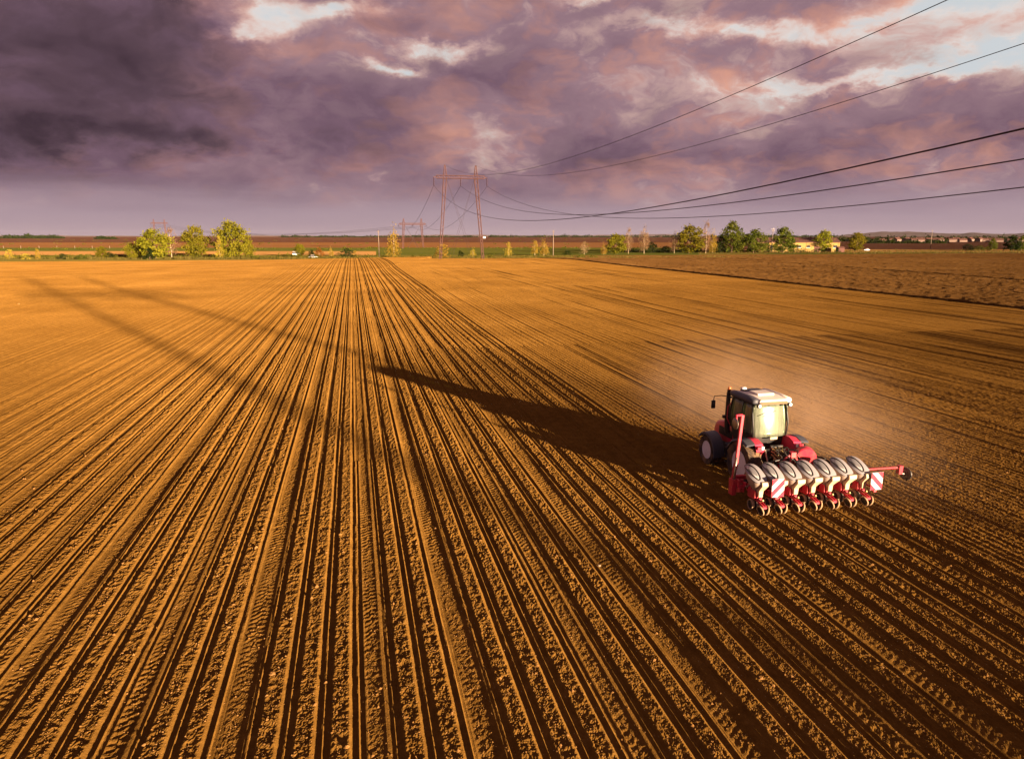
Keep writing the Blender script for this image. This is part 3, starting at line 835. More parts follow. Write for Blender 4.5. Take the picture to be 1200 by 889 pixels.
def make_unit():
    b = MB()                                                  # red parallelogram arms, shank, rear arm
    for s in (-1, 1):
        b.box((s * .09, 1.0, .80), (.018, .22, .03)); b.box((s * .09, 1.0, .60), (.018, .22, .03))
        b.box((s * .075, .62, .55), (.016, .30, .16)); b.box((s * .055, .20, .37), (.016, .24, .05), rx=.28)
    b.box((0, .80, .60), (.10, .04, .22)); b.box((0, .30, .42), (.055, .05, .10)); b.box((0, .05, .30), (.05, .10, .045), rx=.2)
    b.box((0, -.02, .27), (.11, .035, .035)); b.box((0, .42, .62), (.07, .05, .12)); b.box((0, .72, .66), (.15, .05, .16)); b.box((.13, .62, .60), (.02, .24, .17)); b.box((-.13, .62, .60), (.02, .24, .17))
    root = b.build('row_unit', M['red2'], planter, bevel=.008, segs=1)
    b = MB(); rg = []
    for z, sh, a, yc, bb in ((.66, 0, .09, .56, .10), (.78, .02, .13, .56, .15), (.92, .10, .23, .58, .29), (1.08, .22, .28, .62, .40), (1.22, .36, .30, .65, .455), (1.31, .44, .305, .66, .465)):
        ring = []
        for k in range(24):
            q = 2 * math.pi * k / 24; cx_, sy_ = math.cos(q), math.sin(q)
            e = .82
            x = a * math.copysign(abs(cx_) ** e, cx_); y = yc + bb * math.copysign(abs(sy_) ** e, sy_); ring.append((x, y, z + sh * (y - yc)))
        rg.append(ring)
    b.rings(rg); b.build('hopper', M['hopper'], root, smooth=True, auto=60)
    b = MB(); rg = []
    for s_, dz in ((1.02, -.025), (1.035, .0), (.97, .0), (.9, 0), (.75, 0), (.55, 0), (.3, 0), (.08, 0)):
        ring = []
        for k in range(24):
            q = 2 * math.pi * k / 24; cx_, sy_ = math.cos(q), math.sin(q); e = .82 + (.18 * (1 - min(1, s_)))
            x = .305 * s_ * math.copysign(abs(cx_) ** e, cx_); y = .66 + .468 * s_ * math.copysign(abs(sy_) ** e, sy_)
            zz = 1.32 + .44 * (y - .66) + .135 * max(0, 1 - s_ * s_) ** .75 + dz
            ring.append((x, y, zz))
        rg.append(ring)
    b.rings(rg); b.build('lid', M['lid'], root, smooth=True, auto=60)
    b = MB(); pts = []; lens = []
    for k in range(29):
        q = 2 * math.pi * k / 28
        x = -.125 + .12 * math.cos(q) - .05 * math.sin(q); y = .67 + .40 * math.sin(q)
        pts.append((x, y, lid_z(x, y) + .008))
    b.tube(pts, .022, 6, cap=False); b.build('lid_trim', M['black'], root, smooth=True)
    b = MB(); ring = []
    rr = []
    for f in (1.0, .6, .2):
        rr.append([(-.115 + (p[0] + .115) * f * .92, .68 + (p[1] - .68) * f * .95, 0) for p in pts[:-1]])
    rr = [[(x, y, lid_z(x, y) + .006) for x, y, _ in r_] for r_, f in zip(rr, (1, .6, .2))]
    b.rings(rr); b.build('lid_window', M['lens'], root, smooth=True)
    b = MB(); rg = []                                         # hopper back with sunlight painted in as cream, and the beige column below
    for z, x0, x1, y0, y1 in ((1.16, -.06, .27, .12, .24), (1.02, -.06, .25, .09, .26), (.92, -.08, .17, .16, .34), (.80, -.085, .10, .24, .42), (.56, -.075, .085, .25, .42)):
        rg.append([(x0, y0, z), (x1, y0, z), (x1, y1, z), (x0, y1, z)])
    b.rings(rg); b.build('sunlit_back_neck', M['pale_cream'], root, bevel=.02)
    b = MB(); b.lathe_x([(-.07, .02), (-.07, .15), (.07, .15), (.07, .02)], 20); b.build('seed_meter', M['black'], root, smooth=True, loc=(.10, .58, .68), auto=40)
    for s in (-1, 1):
        disc_wheel('gauge_wheel', M['tan_rubber'], M['black'], root, (s * .15, .58, .20), .20, .10, 0, s * R(3))
        disc_wheel('press_wheel', M['tan_rubber'], M['black'], root, (s * .115, .02, .175), .185, .045, s * R(16), s * R(-6))
    b = MB(); b.tube([(-.03, .58, .18), (.03, .58, .18)], .19, 22); b.build('opener_disc', M['steel'], root, smooth=True, auto=40)
    b = MB(); b.tube([(.16, .95, .70), (.20, .80, .86), (.17, .62, .80), (.12, .58, .72)], .026, 7); b.build('vacuum_tube', M['black'], root, smooth=True)
    pts = [(-.13 + .03 * math.cos(k * 1.3), 1.12 - .30 * k / 40, .62 + .20 * k / 40 + .03 * math.sin(k * 1.3)) for k in range(41)]
    b = MB(); b.tube(pts, .010, 5); b.build('down_pressure_spring', M['steel'], root)
    b = MB(); b.tube([(-.02, .30, .56), (-.04, .24, .40), (0, .30, .22)], .022, 7); b.build('seed_tube', M['black'], root, smooth=True)
    b = MB(); b.box((.0, .16, .47), (.022, .10, .03), rx=-.5); b.build('depth_lever', M['brass'], root)
    return root


unit = make_unit()
unit.location = (-3 * ROW, 0, 0)
for k in range(1, 7):
    c_ = copy_tree(unit, planter); c_.location = ((k - 3) * ROW, 0, random.uniform(-.008, .008))
# folded row marker standing upright at the left end
b = MB(); b.box((-2.56, 1.36, .62), (.09, .13, .30)); b.tube([(-2.56, 1.36, .75), (-2.50, 1.36, 1.5)], .075, 8); b.build('marker_bracket', M['red2'], planter, bevel=.01, segs=1)
b = MB(); b.box((-2.42, 1.36, 2.30), (.055, .05, 1.02), ry=R(4)); b.tube([(-2.36, 1.36, 3.30), (-2.62, 1.30, 3.32), (-2.62, 1.30, 3.10)], .05, 8)
mk = b.build('marker_arm', M['red2'], planter, bevel=.01, segs=1)
b = MB(); b.lathe_x([(-.02, .01), (-.015, .10), (.0, .21), (.012, .21), (.0, .1), (.0, .01)], 24); b.build('marker_disc', M['steel'], mk, smooth=True, loc=(-2.66, 1.30, 3.02))
b = MB(); b.tube([(-2.56, 1.30, .80), (-2.50, 1.30, 1.75)], [.05, .03], 8); b.build('marker_ram', M['steel'], mk, smooth=True)
rnd = random.Random(9)
for k in range(7):                                            # jumble of valves and clamps at the left end
    b = MB(); b.box((-2.45 + rnd.uniform(-.2, .25), 1.0 + rnd.uniform(0, .5), .45 + rnd.uniform(0, .55)), (rnd.uniform(.04, .1), rnd.uniform(.04, .1), rnd.uniform(.04, .09)), rz=rnd.uniform(0, 1))
    b.build('clamp', M['red2'], planter, bevel=.01, segs=1)
# row marker swung out at the right end
b = MB(); b.box((2.62, 1.30, .80), (.12, .12, .18)); b.tube([(2.6, 1.30, .86), (3.5, 1.25, .88), (4.35, 1.20, .88)], .055, 8); b.box((4.42, 1.18, .80), (.085, .085, .17))
mk = b.build('marker_arm', M['red2'], planter, bevel=.008, segs=1)
b = MB(); b.lathe_x([(-.03, .01), (-.025, .12), (.0, .255), (.03, .265), (.045, .25), (.02, .12), (.02, .01)], 26)
dk = b.build('marker_disc', M['black'], mk, smooth=True, loc=(4.66, 1.14, .62), rot=(0, 0, R(12)), auto=40)
b = MB(); b.tube([(4.42, 1.18, .66), (4.62, 1.14, .62)], .03, 8); b.build('disc_axle', M['steel'], mk)
# warning boards with diagonal stripes
for s, bx_, by_, bz_ in ((-1, -1.62, -.02, .98), (1, 2.42, .02, .90)):
    b = MB(); b.box((bx_, by_, bz_), (.24, .012, .33)); wb = b.build('warning_board', M['board_white'], planter)
    wb['label'] = 'red and white striped warning board at the %s end of the planter' % ('left' if s < 0 else 'right')
    b = MB(); b.box((bx_, by_ + .06, bz_ - .33), (.05, .04, .10)); b.box((bx_, by_ + .40, bz_ - .30), (.03, .38, .03)); b.build('board_bracket', M['red2'], wb)
    for q in range(-2, 3):                                    # stripe polygons clipped to the board
        w2, h2 = .238, .328
        poly = []
        off_ = q * .44
        # band: off-.085 < z' - sgn*x' < off+.085
        sg = -s
        lo, hi = off_ - .11, off_ + .11
        base = [(-w2, -h2), (w2, -h2), (w2, h2), (-w2, h2)]
        def clip(P, fn):
            out = []
            for i in range(len(P)):
                a, c_ = P[i], P[(i + 1) % len(P)]; fa, fc = fn(a), fn(c_)
                if fa >= 0: out.append(a)
                if (fa >= 0) != (fc >= 0):
                    t = fa / (fa - fc); out.append((a[0] + (c_[0] - a[0]) * t, a[1] + (c_[1] - a[1]) * t))
            return out
        P = clip(base, lambda p: (p[1] - sg * p[0]) - lo); P = clip(P, lambda p: hi - (p[1] - sg * p[0])) if P else P
        if len(P) >= 3:
            b = MB(); n = len(P)
            vs_ = [(bx_ + p[0], by_ - .013, bz_ + p[1]) for p in P] + [(bx_ + p[0], by_ - .017, bz_ + p[1]) for p in P]
            b.add(vs_, [tuple(range(n)), tuple(range(n, 2 * n))[::-1]] + [(i, (i + 1) % n, n + (i + 1) % n, n + i) for i in range(n)])
            b.build('stripe', M['sign_red'], wb)

# ------------------------------------------------------------------ pylons and cables
def lattice(mb, P0, P1, w0, w1, n, r, axis=None):
    """four chord lattice mast from P0 to P1"""
    from mathutils import Vector
    P0, P1 = Vector(P0), Vector(P1); t = (P1 - P0).normalized()
    a = Vector(axis) if axis else (Vector((1, 0, 0)) if abs(t.z) > .7 else Vector((0, 0, 1)))
    a = (a - t * a.dot(t)).normalized(); b_ = t.cross(a)
    lev = []
    for i in range(n + 1):
        f = i / n; c = P0 + (P1 - P0) * f
        w = (w0 + (w1 - w0) * f) / 2
        lev.append([c + a * (sa * w) + b_ * (sb * w) for sa, sb in ((-1, -1), (1, -1), (1, 1), (-1, 1))])
    for k in range(4): mb.tube([lev[0][k], lev[-1][k]], r * 1.25, 4)
    for i in range(n):
        for k in range(4):
            k2 = (k + 1) % 4
            mb.tube([lev[i][k], lev[i + 1][k2]] if (i + k) % 2 else [lev[i][k2], lev[i + 1][k]], r * .7, 3)


def pylon(loc, rz, zc_, zpk, base_sep, top_sep, arm, drop, label, r=.11, mast_w=1.3):
    root = empty('lattice_pylon', loc, rz); tag(root, label, 'pylon', 'portal pylons of the power line')
    for s in (-1, 1):
        b = MB(); lattice(b, (s * base_sep / 2, 0, -.6), (s * top_sep / 2, 0, zc_), mast_w * .62, mast_w, 20, r)
        b.build('mast', M['pylon'], root)
        b = MB(); lattice(b, (s * top_sep / 2, 0, zc_ + .7), (s * top_sep / 2, 0, zpk), mast_w, .35, 4, r)
        b.build('peak', M['pylon'], root)
        b = MB(); b.tube([(s * top_sep / 2 * .92, 0, zc_ - .5), (-s * base_sep * .28, 5.5, -.3)], r * .35, 4); b.build('guy_wire', M['wire'], root)
        b = MB(); b.tube([(s * top_sep / 2 * .92, 0, zc_ - .5), (-s * base_sep * .28, -5.5, -.3)], r * .35, 4); b.build('guy_wire', M['wire'], root)
        b = MB(); b.box((s * base_sep / 2, 0, -.35), (.8, .8, .45), taper=.7); b.build('footing', M['concrete'], root)
    b = MB(); lattice(b, (-arm + .9, 0, zc_), (arm - .9, 0, zc_), 1.15, 1.15, 20, r); b.build('crossarm', M['pylon'], root)
    for x in (-arm, 0, arm):
        b = MB()
        n = 14; pts = []; rr = []
        for k in range(n * 2 + 1):
            pts.append((x, 0, zc_ - .2 - drop * k / (n * 2))); rr.append(.16 if k % 2 else .26)
        b.tube(pts, rr, 8); io = b.build('insulator_string', M['insul'], root)
        if abs(x) > .1:
            b = MB(); b.tube([(x - math.copysign(1.4, x), 0, zc_), (x, 0, zc_ - .1)], r * 1.5, 6); b.build('arm_tip', M['pylon'], root)
    return root


PA = np.array([-22.0, 310.0]); PB = np.array([42.0, -18.0]); PC = np.array([-85.0, 612.0]); PD = np.array([-512.0, 1040.0])


def arm_dir(a, b):
    d = (b - a) / np.linalg.norm(b - a); c = np.array([-d[1], d[0]]); return c if c[0] > 0 else -c


cAB = arm_dir(PA, PB); rzA = math.atan2(cAB[1], cAB[0])
za = PLAIN_Z
pylon((PA[0], PA[1], za), rzA, 34.0 - za, 38.9 - za, 19.0, 13.2, 11.4, 3.4, 'tall rust red portal pylon at the far end of the field', .10, 1.30)
pylon((PB[0], PB[1], 0), rzA, 19.3, 26.0, 15.5, 11.4, 11.2, 1.3, 'portal pylon behind the viewer whose shadow lies across the left rows', .06, 1.25)
pylon((PC[0], PC[1], PLAIN_Z), rzA, 20.5, 25.0, 17.5, 15.0, 11.6, 2.2, 'smaller portal pylon behind and left of the tall one', .16, 1.5)
pylon((PD[0], PD[1], PLAIN_Z), R(20), 28.5, 34.0, 16.0, 14.0, 11.5, 3.0, 'distant portal pylon rising above the left trees', .20, 1.6)


def cable(p0, p1, sag, r0, r1, label, n=48):
    b = MB(); pts = []; rr = []
    for i in range(n + 1):
        t = i / n; pts.append((p0[0] + (p1[0] - p0[0]) * t, p0[1] + (p1[1] - p0[1]) * t, p0[2] + (p1[2] - p0[2]) * t - 4 * sag * t * (1 - t))); rr.append(r0 + (r1 - r0) * t)
    b.tube(pts, rr, 6); o = b.build('power_cable', M['wire'], smooth=True)
    tag(o, label, 'cable', 'overhead cables of the power line')


def off2(P, c, o, z): return (P[0] + c[0] * o, P[1] + c[1] * o, z)


for o_, oB, zB, S, lb in ((-11.4, -11.2, 18.0, 11.5, 'steepest of the three lower cables running to the right edge'), (0, 0, 18.0, 10.4, 'middle of the three lower cables running to the right edge'),
                          (11.4, 11.2, 18.0, 11.0, 'lowest of the three lower cables running to the right edge')):
    cable(off2(PA, cAB, o_, 30.4), off2(PB, cAB, oB, zB), S, .046, .042, lb)
cable(off2(PA, cAB, -6.6, 38.9), off2(PB, cAB, -5.5, 26.0), 9.7, .038, .026, 'uppermost cable crossing the clouds to the top edge', 60)
cable(off2(PA, cAB, 6.6, 38.9), off2(PB, cAB, 5.5, 26.0), 9.8, .038, .026, 'second cable from the top crossing the clouds at right', 60)
for o_, lb in ((-11.5, 'left cable dropping from the tall pylon to the smaller one'), (0, 'middle cable dropping from the tall pylon to the smaller one'), (11.5, 'right cable dropping from the tall pylon to the smaller one')):
    cable(off2(PA, cAB, o_, 30.4), off2(PC, cAB, o_, 17.4), 9.0, .055, .075, lb)
cD = np.array([math.cos(R(20)), math.sin(R(20))])
for o_, lb in ((-11.5, 'faint far cable low above the left trees, nearest of three'), (0, 'faint far cable low above the left trees, middle of three'), (11.5, 'faint far cable low above the left trees, farthest of three')):
    cable(off2(PC, cAB, o_, 17.4), off2(PD, cD, o_, 24.5), 10.0, .07, .10, lb)

# ------------------------------------------------------------------ trees and bushes
def crown_mesh(name, seed, shape, n_clump, n_leaf, leaf, sparse=1.0):
    """leaf faces gathered in clumps through the crown's volume; the crown fits z 0..1, radius about .5"""
    rg = np.random.default_rng(seed); V_, F_ = [], []
    cl = []
    while len(cl) < n_clump:
        z = rg.uniform(0, 1); rmax = shape(z)
        if rmax <= 0: continue
        a = rg.uniform(0, 2 * math.pi); q = rg.uniform(.15, 1) ** .55
        if rg.uniform() > rmax / .5 * .9 + .15: continue
        lump = 1 + .22 * math.sin(a * 2 + seed) + .16 * math.sin(a * 3 + 5 * z + seed * 2)
        cl.append((rmax * q * lump * math.cos(a), rmax * q * lump * math.sin(a), z + rg.normal(0, .02), rg.uniform(.6, 1.4)))
    k = 0
    for (x, y, z, sz) in cl:
        m = int(n_leaf * sz)
        P = rg.normal(0, 1, (m, 3)) * np.array([.052, .052, .036]) * sz * sparse + np.array([x, y, z])
        for p in P:
            d = rg.normal(0, 1, 3); d /= np.linalg.norm(d); e = np.cross(d, rg.normal(0, 1, 3)); e /= np.linalg.norm(e)
            s = leaf * rg.uniform(.6, 1.4)
            V_.append([p - d * s * .5, p + e * s * .38, p + d * s * .55, p - e * s * .38]); F_.append([k, k + 1, k + 2, k + 3]); k += 4
    V_ = np.array(V_).reshape(-1, 3)
    return np_mesh(name, [V_], [np.array(F_)], False)


def trunk_mesh(name, seed, top, r, limbs, spread):
    rg = random.Random(seed); b = MB()
    pts = [(0, 0, -.02)]; rr = [r * 1.25]
    x = y = 0
    for i in range(1, 7):
        t = i / 6; x += rg.uniform(-.012, .012); y += rg.uniform(-.012, .012); pts.append((x, y, top * t)); rr.append(r * (1 - .85 * t))
    b.tube(pts, rr, 7)
    for k in range(limbs):
        t = .28 + .6 * k / max(1, limbs); i = min(5, int(t * 6)); p = pts[i]; a = rg.uniform(0, 6.28) + k * 2.4; L = spread * rg.uniform(.6, 1.1) * (1.1 - .6 * t)
        q = [p, (p[0] + L * .5 * math.cos(a), p[1] + L * .5 * math.sin(a), p[2] + L * .42), (p[0] + L * math.cos(a), p[1] + L * math.sin(a), p[2] + L * 1.0)]
        b.tube(q, [rr[i] * .6, rr[i] * .38, rr[i] * .1], 5)
    return b.mesh(name, True)


def sh_round(z): return .5 * max(0, math.sin(math.pi * min(1, max(0, (z * .93 + .05)))) ** .62) if .16 < z < 1 else (.30 * z / .16 if z > .05 else 0)
def sh_egg(z): return .5 * max(0.0, math.sin(math.pi * (z ** .72))) ** .7 if z > .10 else 0
def sh_cone(z): return .5 * (1 - z) ** .8 * min(1, (z + .06) / .22) if z > .08 else 0
def sh_narrow(z): return .42 * max(0.0, math.sin(math.pi * (z ** .85))) ** .8 if z > .14 else 0
def sh_bush(z): return .5 * math.sqrt(max(0, 1 - (z * .98) ** 2))


SPEC = {}
for nm, sh, ncl, nlf, leaf, sparse, lm, tm, tr, tt, limbs in (
        ('round', sh_round, 120, 34, .052, 1.1, 'leaf_spring', 'bark', .020, .8, 7), ('green', sh_egg, 120, 34, .052, 1.1, 'leaf_green', 'bark', .020, .8, 7),
        ('dark', sh_egg, 120, 34, .05, .95, 'leaf_dark', 'bark', .020, .85, 6), ('birch', sh_narrow, 80, 17, .036, 1.25, 'leaf_pink', 'pale_bark', .013, .95, 8),
        ('gold', sh_cone, 62, 20, .050, 1.45, 'leaf_gold', 'pale_bark', .016, .9, 5), ('bush', sh_bush, 55, 26, .065, 1.3, 'leaf_green', 'bark', .02, .5, 4),
        ('dark_bush', sh_bush, 60, 26, .065, 1.3, 'leaf_dark', 'bark', .02, .5, 4), ('rust', sh_bush, 50, 24, .060, 1.3, 'leaf_rust', 'bark', .02, .5, 4),
        ('gold_bush', sh_bush, 50, 24, .062, 1.3, 'leaf_gold', 'bark', .02, .5, 4)):
    SPEC[nm] = []
    for q in range(3):
        cm = crown_mesh('crown', 17 * q + len(nm) * 5 + ord(nm[0]), sh, ncl, nlf, leaf, sparse); cm.materials.append(M[lm])
        tm_ = trunk_mesh('trunk', 31 * q + len(nm), tt, tr, limbs, .26); tm_.materials.append(M[tm])
        SPEC[nm].append((cm, tm_))
TREE_N = [0]


def tree(sp, x, top, base, wpx, label, name='tree', cat='tree', group='trees and bushes beyond the field', z=PLAIN_Z - .06):
    D = (CAM_H - z) * 837 / (base - 276.0)
    hgt = (base - top) * D / 845.0; wid = wpx * D / 837.0
    TREE_N[0] += 1
    cm, tm_ = SPEC[sp][TREE_N[0] % 3]
    root = empty(name, ((x - CX) / 837 * D, D, z), random.uniform(0, 6.28))
    root.scale = (wid * 1.06, wid * 1.06, hgt)
    obj('crown', cm, None, root); obj('trunk', tm_, None, root)
    tag(root, label, cat, group); return root


TREES = [
    ('round', 180, 269.5, 303, 38, 'broad yellow green tree, leftmost of the three big left trees', 'broadleaf_tree'),
    ('birch', 199, 267, 302, 20, 'pale pink budding tree at the right flank of the leftmost big tree', 'budding_tree'),
    ('dark_bush', 173, 291, 303.5, 13, 'dark green bush at the foot of the leftmost big tree', 'bush'),
    ('round', 227, 266, 302, 28, 'slim yellow green tree, middle one of the three big left trees', 'broadleaf_tree'),
    ('round', 270, 261.5, 302, 37, 'tallest rounded tree of the three big left trees', 'broadleaf_tree'),
    ('round', 289, 281, 301, 13, 'small green tree touching the right side of the tallest left tree', 'small_tree'),
    ('gold', 256, 278, 302.5, 12, 'thin golden sapling just left of the tallest left tree', 'sapling'),
    ('round', 164, 281, 301, 12, 'small yellow green tree left of the leftmost big tree', 'small_tree'),
    ('round', 152, 285, 303, 14, 'small loose yellowish tree standing near the left trees', 'small_tree'),
    ('round', 117, 289, 302.5, 13, 'little yellow green tree alone in the left grass verge', 'small_tree'),
    ('dark_bush', 126, 295, 302.5, 8, 'tiny dark bush right beside the little left verge tree', 'bush'),
    ('dark_bush', 70, 297, 303.5, 10, 'dark round bush in the verge near the left edge', 'bush'),
    ('gold_bush', 8, 292, 303, 9, 'pale golden shrub at the far left edge of the verge', 'bush'),
    ('gold_bush', 27, 297, 303.5, 9, 'low golden shrub near the left edge of the verge', 'bush'),
    ('gold_bush', 41, 292, 303.5, 6, 'narrow yellowish shrub left of the dark round left bush', 'bush'),
    ('bush', 92, 298, 303.5, 14, 'low green bush between the dark round bush and the little tree', 'bush'),
    ('bush', 334, 297, 302, 22, 'low green bush left of the parked white car', 'bush'),
    ('round', 350, 286, 300, 13, 'small yellow green tree behind the white van roof', 'small_tree'),
    ('dark_bush', 364, 293, 301.5, 9, 'dark green bush right above the white car', 'bush'),
    ('rust', 373, 289, 301, 10, 'rust red bush right of the white car', 'bush'),
    ('gold', 387, 289.5, 300, 7, 'small golden cone shaped sapling near the end of the rows', 'sapling'),
    ('dark_bush', 406, 291, 302, 16, 'dark round bush at the far end of the sown rows', 'bush'),
    ('gold_bush', 415, 294, 301.5, 6, 'tiny golden shrub right of the dark round bush', 'bush'),
    ('gold', 461, 267, 302, 18, 'golden upright tree left of the tall pylon', 'golden_tree'),
    ('gold_bush', 518, 286, 302.5, 17, 'golden bush at the foot of the tall pylon left mast', 'bush'),
    ('dark_bush', 540, 293.5, 301, 8, 'small dark bush between the legs of the tall pylon', 'bush'),
    ('gold', 554, 291, 300.5, 9, 'small golden sapling between the legs of the tall pylon', 'sapling'),
    ('gold', 596, 284.5, 299.5, 10, 'single golden sapling right of the tall pylon', 'sapling'),
    ('gold', 627, 281.5, 299, 11, 'left one of the golden sapling pair near the centre pole', 'sapling'),
    ('gold', 637.5, 280.5, 299, 13, 'right one of the golden sapling pair near the centre pole', 'sapling'),
    ('dark_bush', 665, 293, 298.5, 9, 'small dark bush right of the centre pole', 'bush'),
    ('birch', 685, 283, 298, 12, 'loose pale green tree between the centre pole and the right trees', 'small_tree'),
    ('gold', 708, 285, 298, 9, 'short golden sapling left of the right tree row', 'sapling'),
    ('round', 722, 275, 297, 24, 'bushy yellow green tree beginning the right tree row', 'broadleaf_tree'),
    ('birch', 737, 267, 297, 11, 'thin pinkish tree rising from the first bushy right tree', 'budding_tree'),
    ('birch', 755.5, 266, 297, 15, 'slim pink budding tree with a pale trunk standing alone', 'budding_tree'),
    ('dark_bush', 764, 284, 296, 15, 'dark bush right of the slim pale trunked tree', 'bush'),
    ('dark_bush', 780, 288, 296, 12, 'dark bush left of the big round willow green tree', 'bush'),
    ('birch', 791, 272, 296.5, 13, 'thin golden pink tree left of the big round willow green tree', 'budding_tree'),
    ('round', 808, 265.5, 296.5, 34, 'big round bright green tree in the right tree row', 'broadleaf_tree'),
    ('birch', 828, 259.5, 296.5, 15, 'tallest thin pinkish tree of the right row', 'budding_tree'),
    ('gold', 836, 271, 296, 13, 'golden tree right of the tallest thin pinkish tree', 'golden_tree'),
    ('dark_bush', 846, 277, 296, 14, 'dark bush before the tall dull green tree', 'bush'),
    ('green', 858.5, 261, 296, 26, 'tall dull green tree left of the yellow warehouse', 'broadleaf_tree'),
    ('green', 884, 269, 296, 26, 'rounded green tree at the left end of the yellow warehouse', 'broadleaf_tree'),
    ('dark_bush', 899, 283, 295, 13, 'dark bush in front of the yellow warehouse near the pole', 'bush'),
    ('green', 919, 267.5, 296, 28, 'rounded green tree in front of the yellow warehouse', 'broadleaf_tree'),
    ('bush', 932, 284, 295, 11, 'low green bush in front of the warehouse wall', 'bush'),
    ('rust', 951, 283, 294.5, 11, 'rust brown bush in front of the warehouse wall', 'bush'),
    ('dark_bush', 940.5, 284, 294.5, 6, 'narrow dark shrub between the green and rust bushes', 'bush'),
    ('round', 966, 270.5, 295, 19, 'yellow green tree at the right end of the warehouse', 'broadleaf_tree'),
    ('dark_bush', 979, 281, 294, 14, 'dark bush just past the right end of the warehouse', 'bush'),
    ('round', 1005, 273.5, 293.5, 19, 'lone conical green tree left of the white car at right', 'broadleaf_tree'),
    ('dark_bush', 1136, 286, 293, 13, 'dark round bush on the dry grass strip far right', 'bush'),
    ('bush', 1150, 288, 293, 18, 'low dull green bush right of the dark far right bush', 'bush'),
    ('green', 1165, 279.5, 293, 9, 'slim green tree on the dry grass strip far right', 'small_tree'),
    ('dark', 1188, 275.5, 294, 16, 'dark green tree close to the right edge', 'broadleaf_tree'),
    ('green', 1199, 277, 294, 12, 'green tree cut by the right edge', 'broadleaf_tree'),
]
for sp, x, t_, b_, w_, lb, nm in TREES:
    tree(sp, x, t_, b_, w_, lb, nm, 'bush' if nm == 'bush' else 'tree')


def scatter_leaves(name, spots, leaf, mat, label, seed, per=30, vs=1.0):
    rg = np.random.default_rng(seed); V_, F_ = [], []; k = 0
    for (x, y, z, r, h) in spots:
        for _ in range(per):
            p = np.array([x + rg.normal(0, r * .5), y + rg.normal(0, r * .5), z + h * abs(rg.normal(.42, .28))])
            d = rg.normal(0, 1, 3); d /= np.linalg.norm(d); e = np.cross(d, rg.normal(0, 1, 3)); e /= np.linalg.norm(e); s = leaf * rg.uniform(.6, 1.4)
            V_.append([p - d * s * .5, p + e * s * .4, p + d * s * .5, p - e * s * .4]); F_.append([k, k + 1, k + 2, k + 3]); k += 4
    o = obj(name, np_mesh(name, [np.array(V_).reshape(-1, 3)], [np.array(F_)], False), mat)
    return tag(o, label, None, None, 'stuff')


rg_ = random.Random(21)
def far_spots(x0, x1, D0, D1, n, r, h, wav=3.0):
    s = []
    for i in range(n):
        D = rg_.uniform(D0, D1); x = rg_.uniform(x0, x1); k = .65 + .35 * math.sin(x * .11 * wav) * math.sin(x * .037 * wav + 1)
        s.append(((x - CX) / 837 * D, D, PLAIN_Z - .5, r, h * max(.35, k + rg_.uniform(-.2, .2))))
    return s


scatter_leaves('far_wood', far_spots(985, 1330, 1290, 1420, 420, 7, 11), 3.2, M['leaf_dark'], 'dark belt of trees around the far village at right', 1, 26)
scatter_leaves('far_hedge', far_spots(1008, 1110, 1000, 1030, 120, 5, 6), 2.2, M['leaf_dark'], 'dark green hedge in front of the village', 2, 26)
scatter_leaves('distant_wood', far_spots(6, 56, 2700, 3000, 160, 14, 16) + far_spots(58, 72, 2700, 3000, 30, 12, 13) + far_spots(113, 134, 2200, 2300, 40, 9, 9) + far_spots(-250, 0, 2700, 3000, 180, 14, 12),
               5.0, M['leaf_dark'], 'small dark woods on the left horizon', 3, 30)
scatter_leaves('horizon_trees', far_spots(330, 560, 4200, 4800, 130, 22, 14) + far_spots(575, 980, 4200, 4800, 240, 22, 17), 8.0, M['leaf_dark'], 'hazy line of trees along the middle horizon', 4, 24)

scatter_leaves('distant_scrub', far_spots(-220, 430, 560, 590, 70, 2.2, 2.0) + far_spots(430, 700, 600, 640, 40, 2.0, 1.8) + far_spots(-200, 820, 800, 1100, 60, 3.0, 3.0) + far_spots(-200, 820, 1300, 2200, 60, 6.0, 5.0), 1.1,
               M['leaf_green'], 'scattered far scrub along the field margins', 5, 20)
# low undergrowth along the tree lines
def line_spots(x0, x1, D0, D1, n, r, h, z=PLAIN_Z - .1):
    return [((rg_.uniform(x0, x1) - CX) / 837 * (D := rg_.uniform(D0, D1)), D, z, r, h * rg_.uniform(.4, 1.3)) for _ in range(n)]


scatter_leaves('verge_undergrowth', line_spots(-200, 430, 340, 362, 260, 1.9, 1.7) + line_spots(430, 700, 345, 366, 110, 1.5, 1.2), .55, M['leaf_green'], 'low green undergrowth along the left verge', 11, 26)
scatter_leaves('tree_row_undergrowth', line_spots(715, 990, Dp(19.6), Dp(18.2), 150, 2.2, 3.2), .55, M['leaf_dark'], 'dark undergrowth below the right tree row', 12, 34)

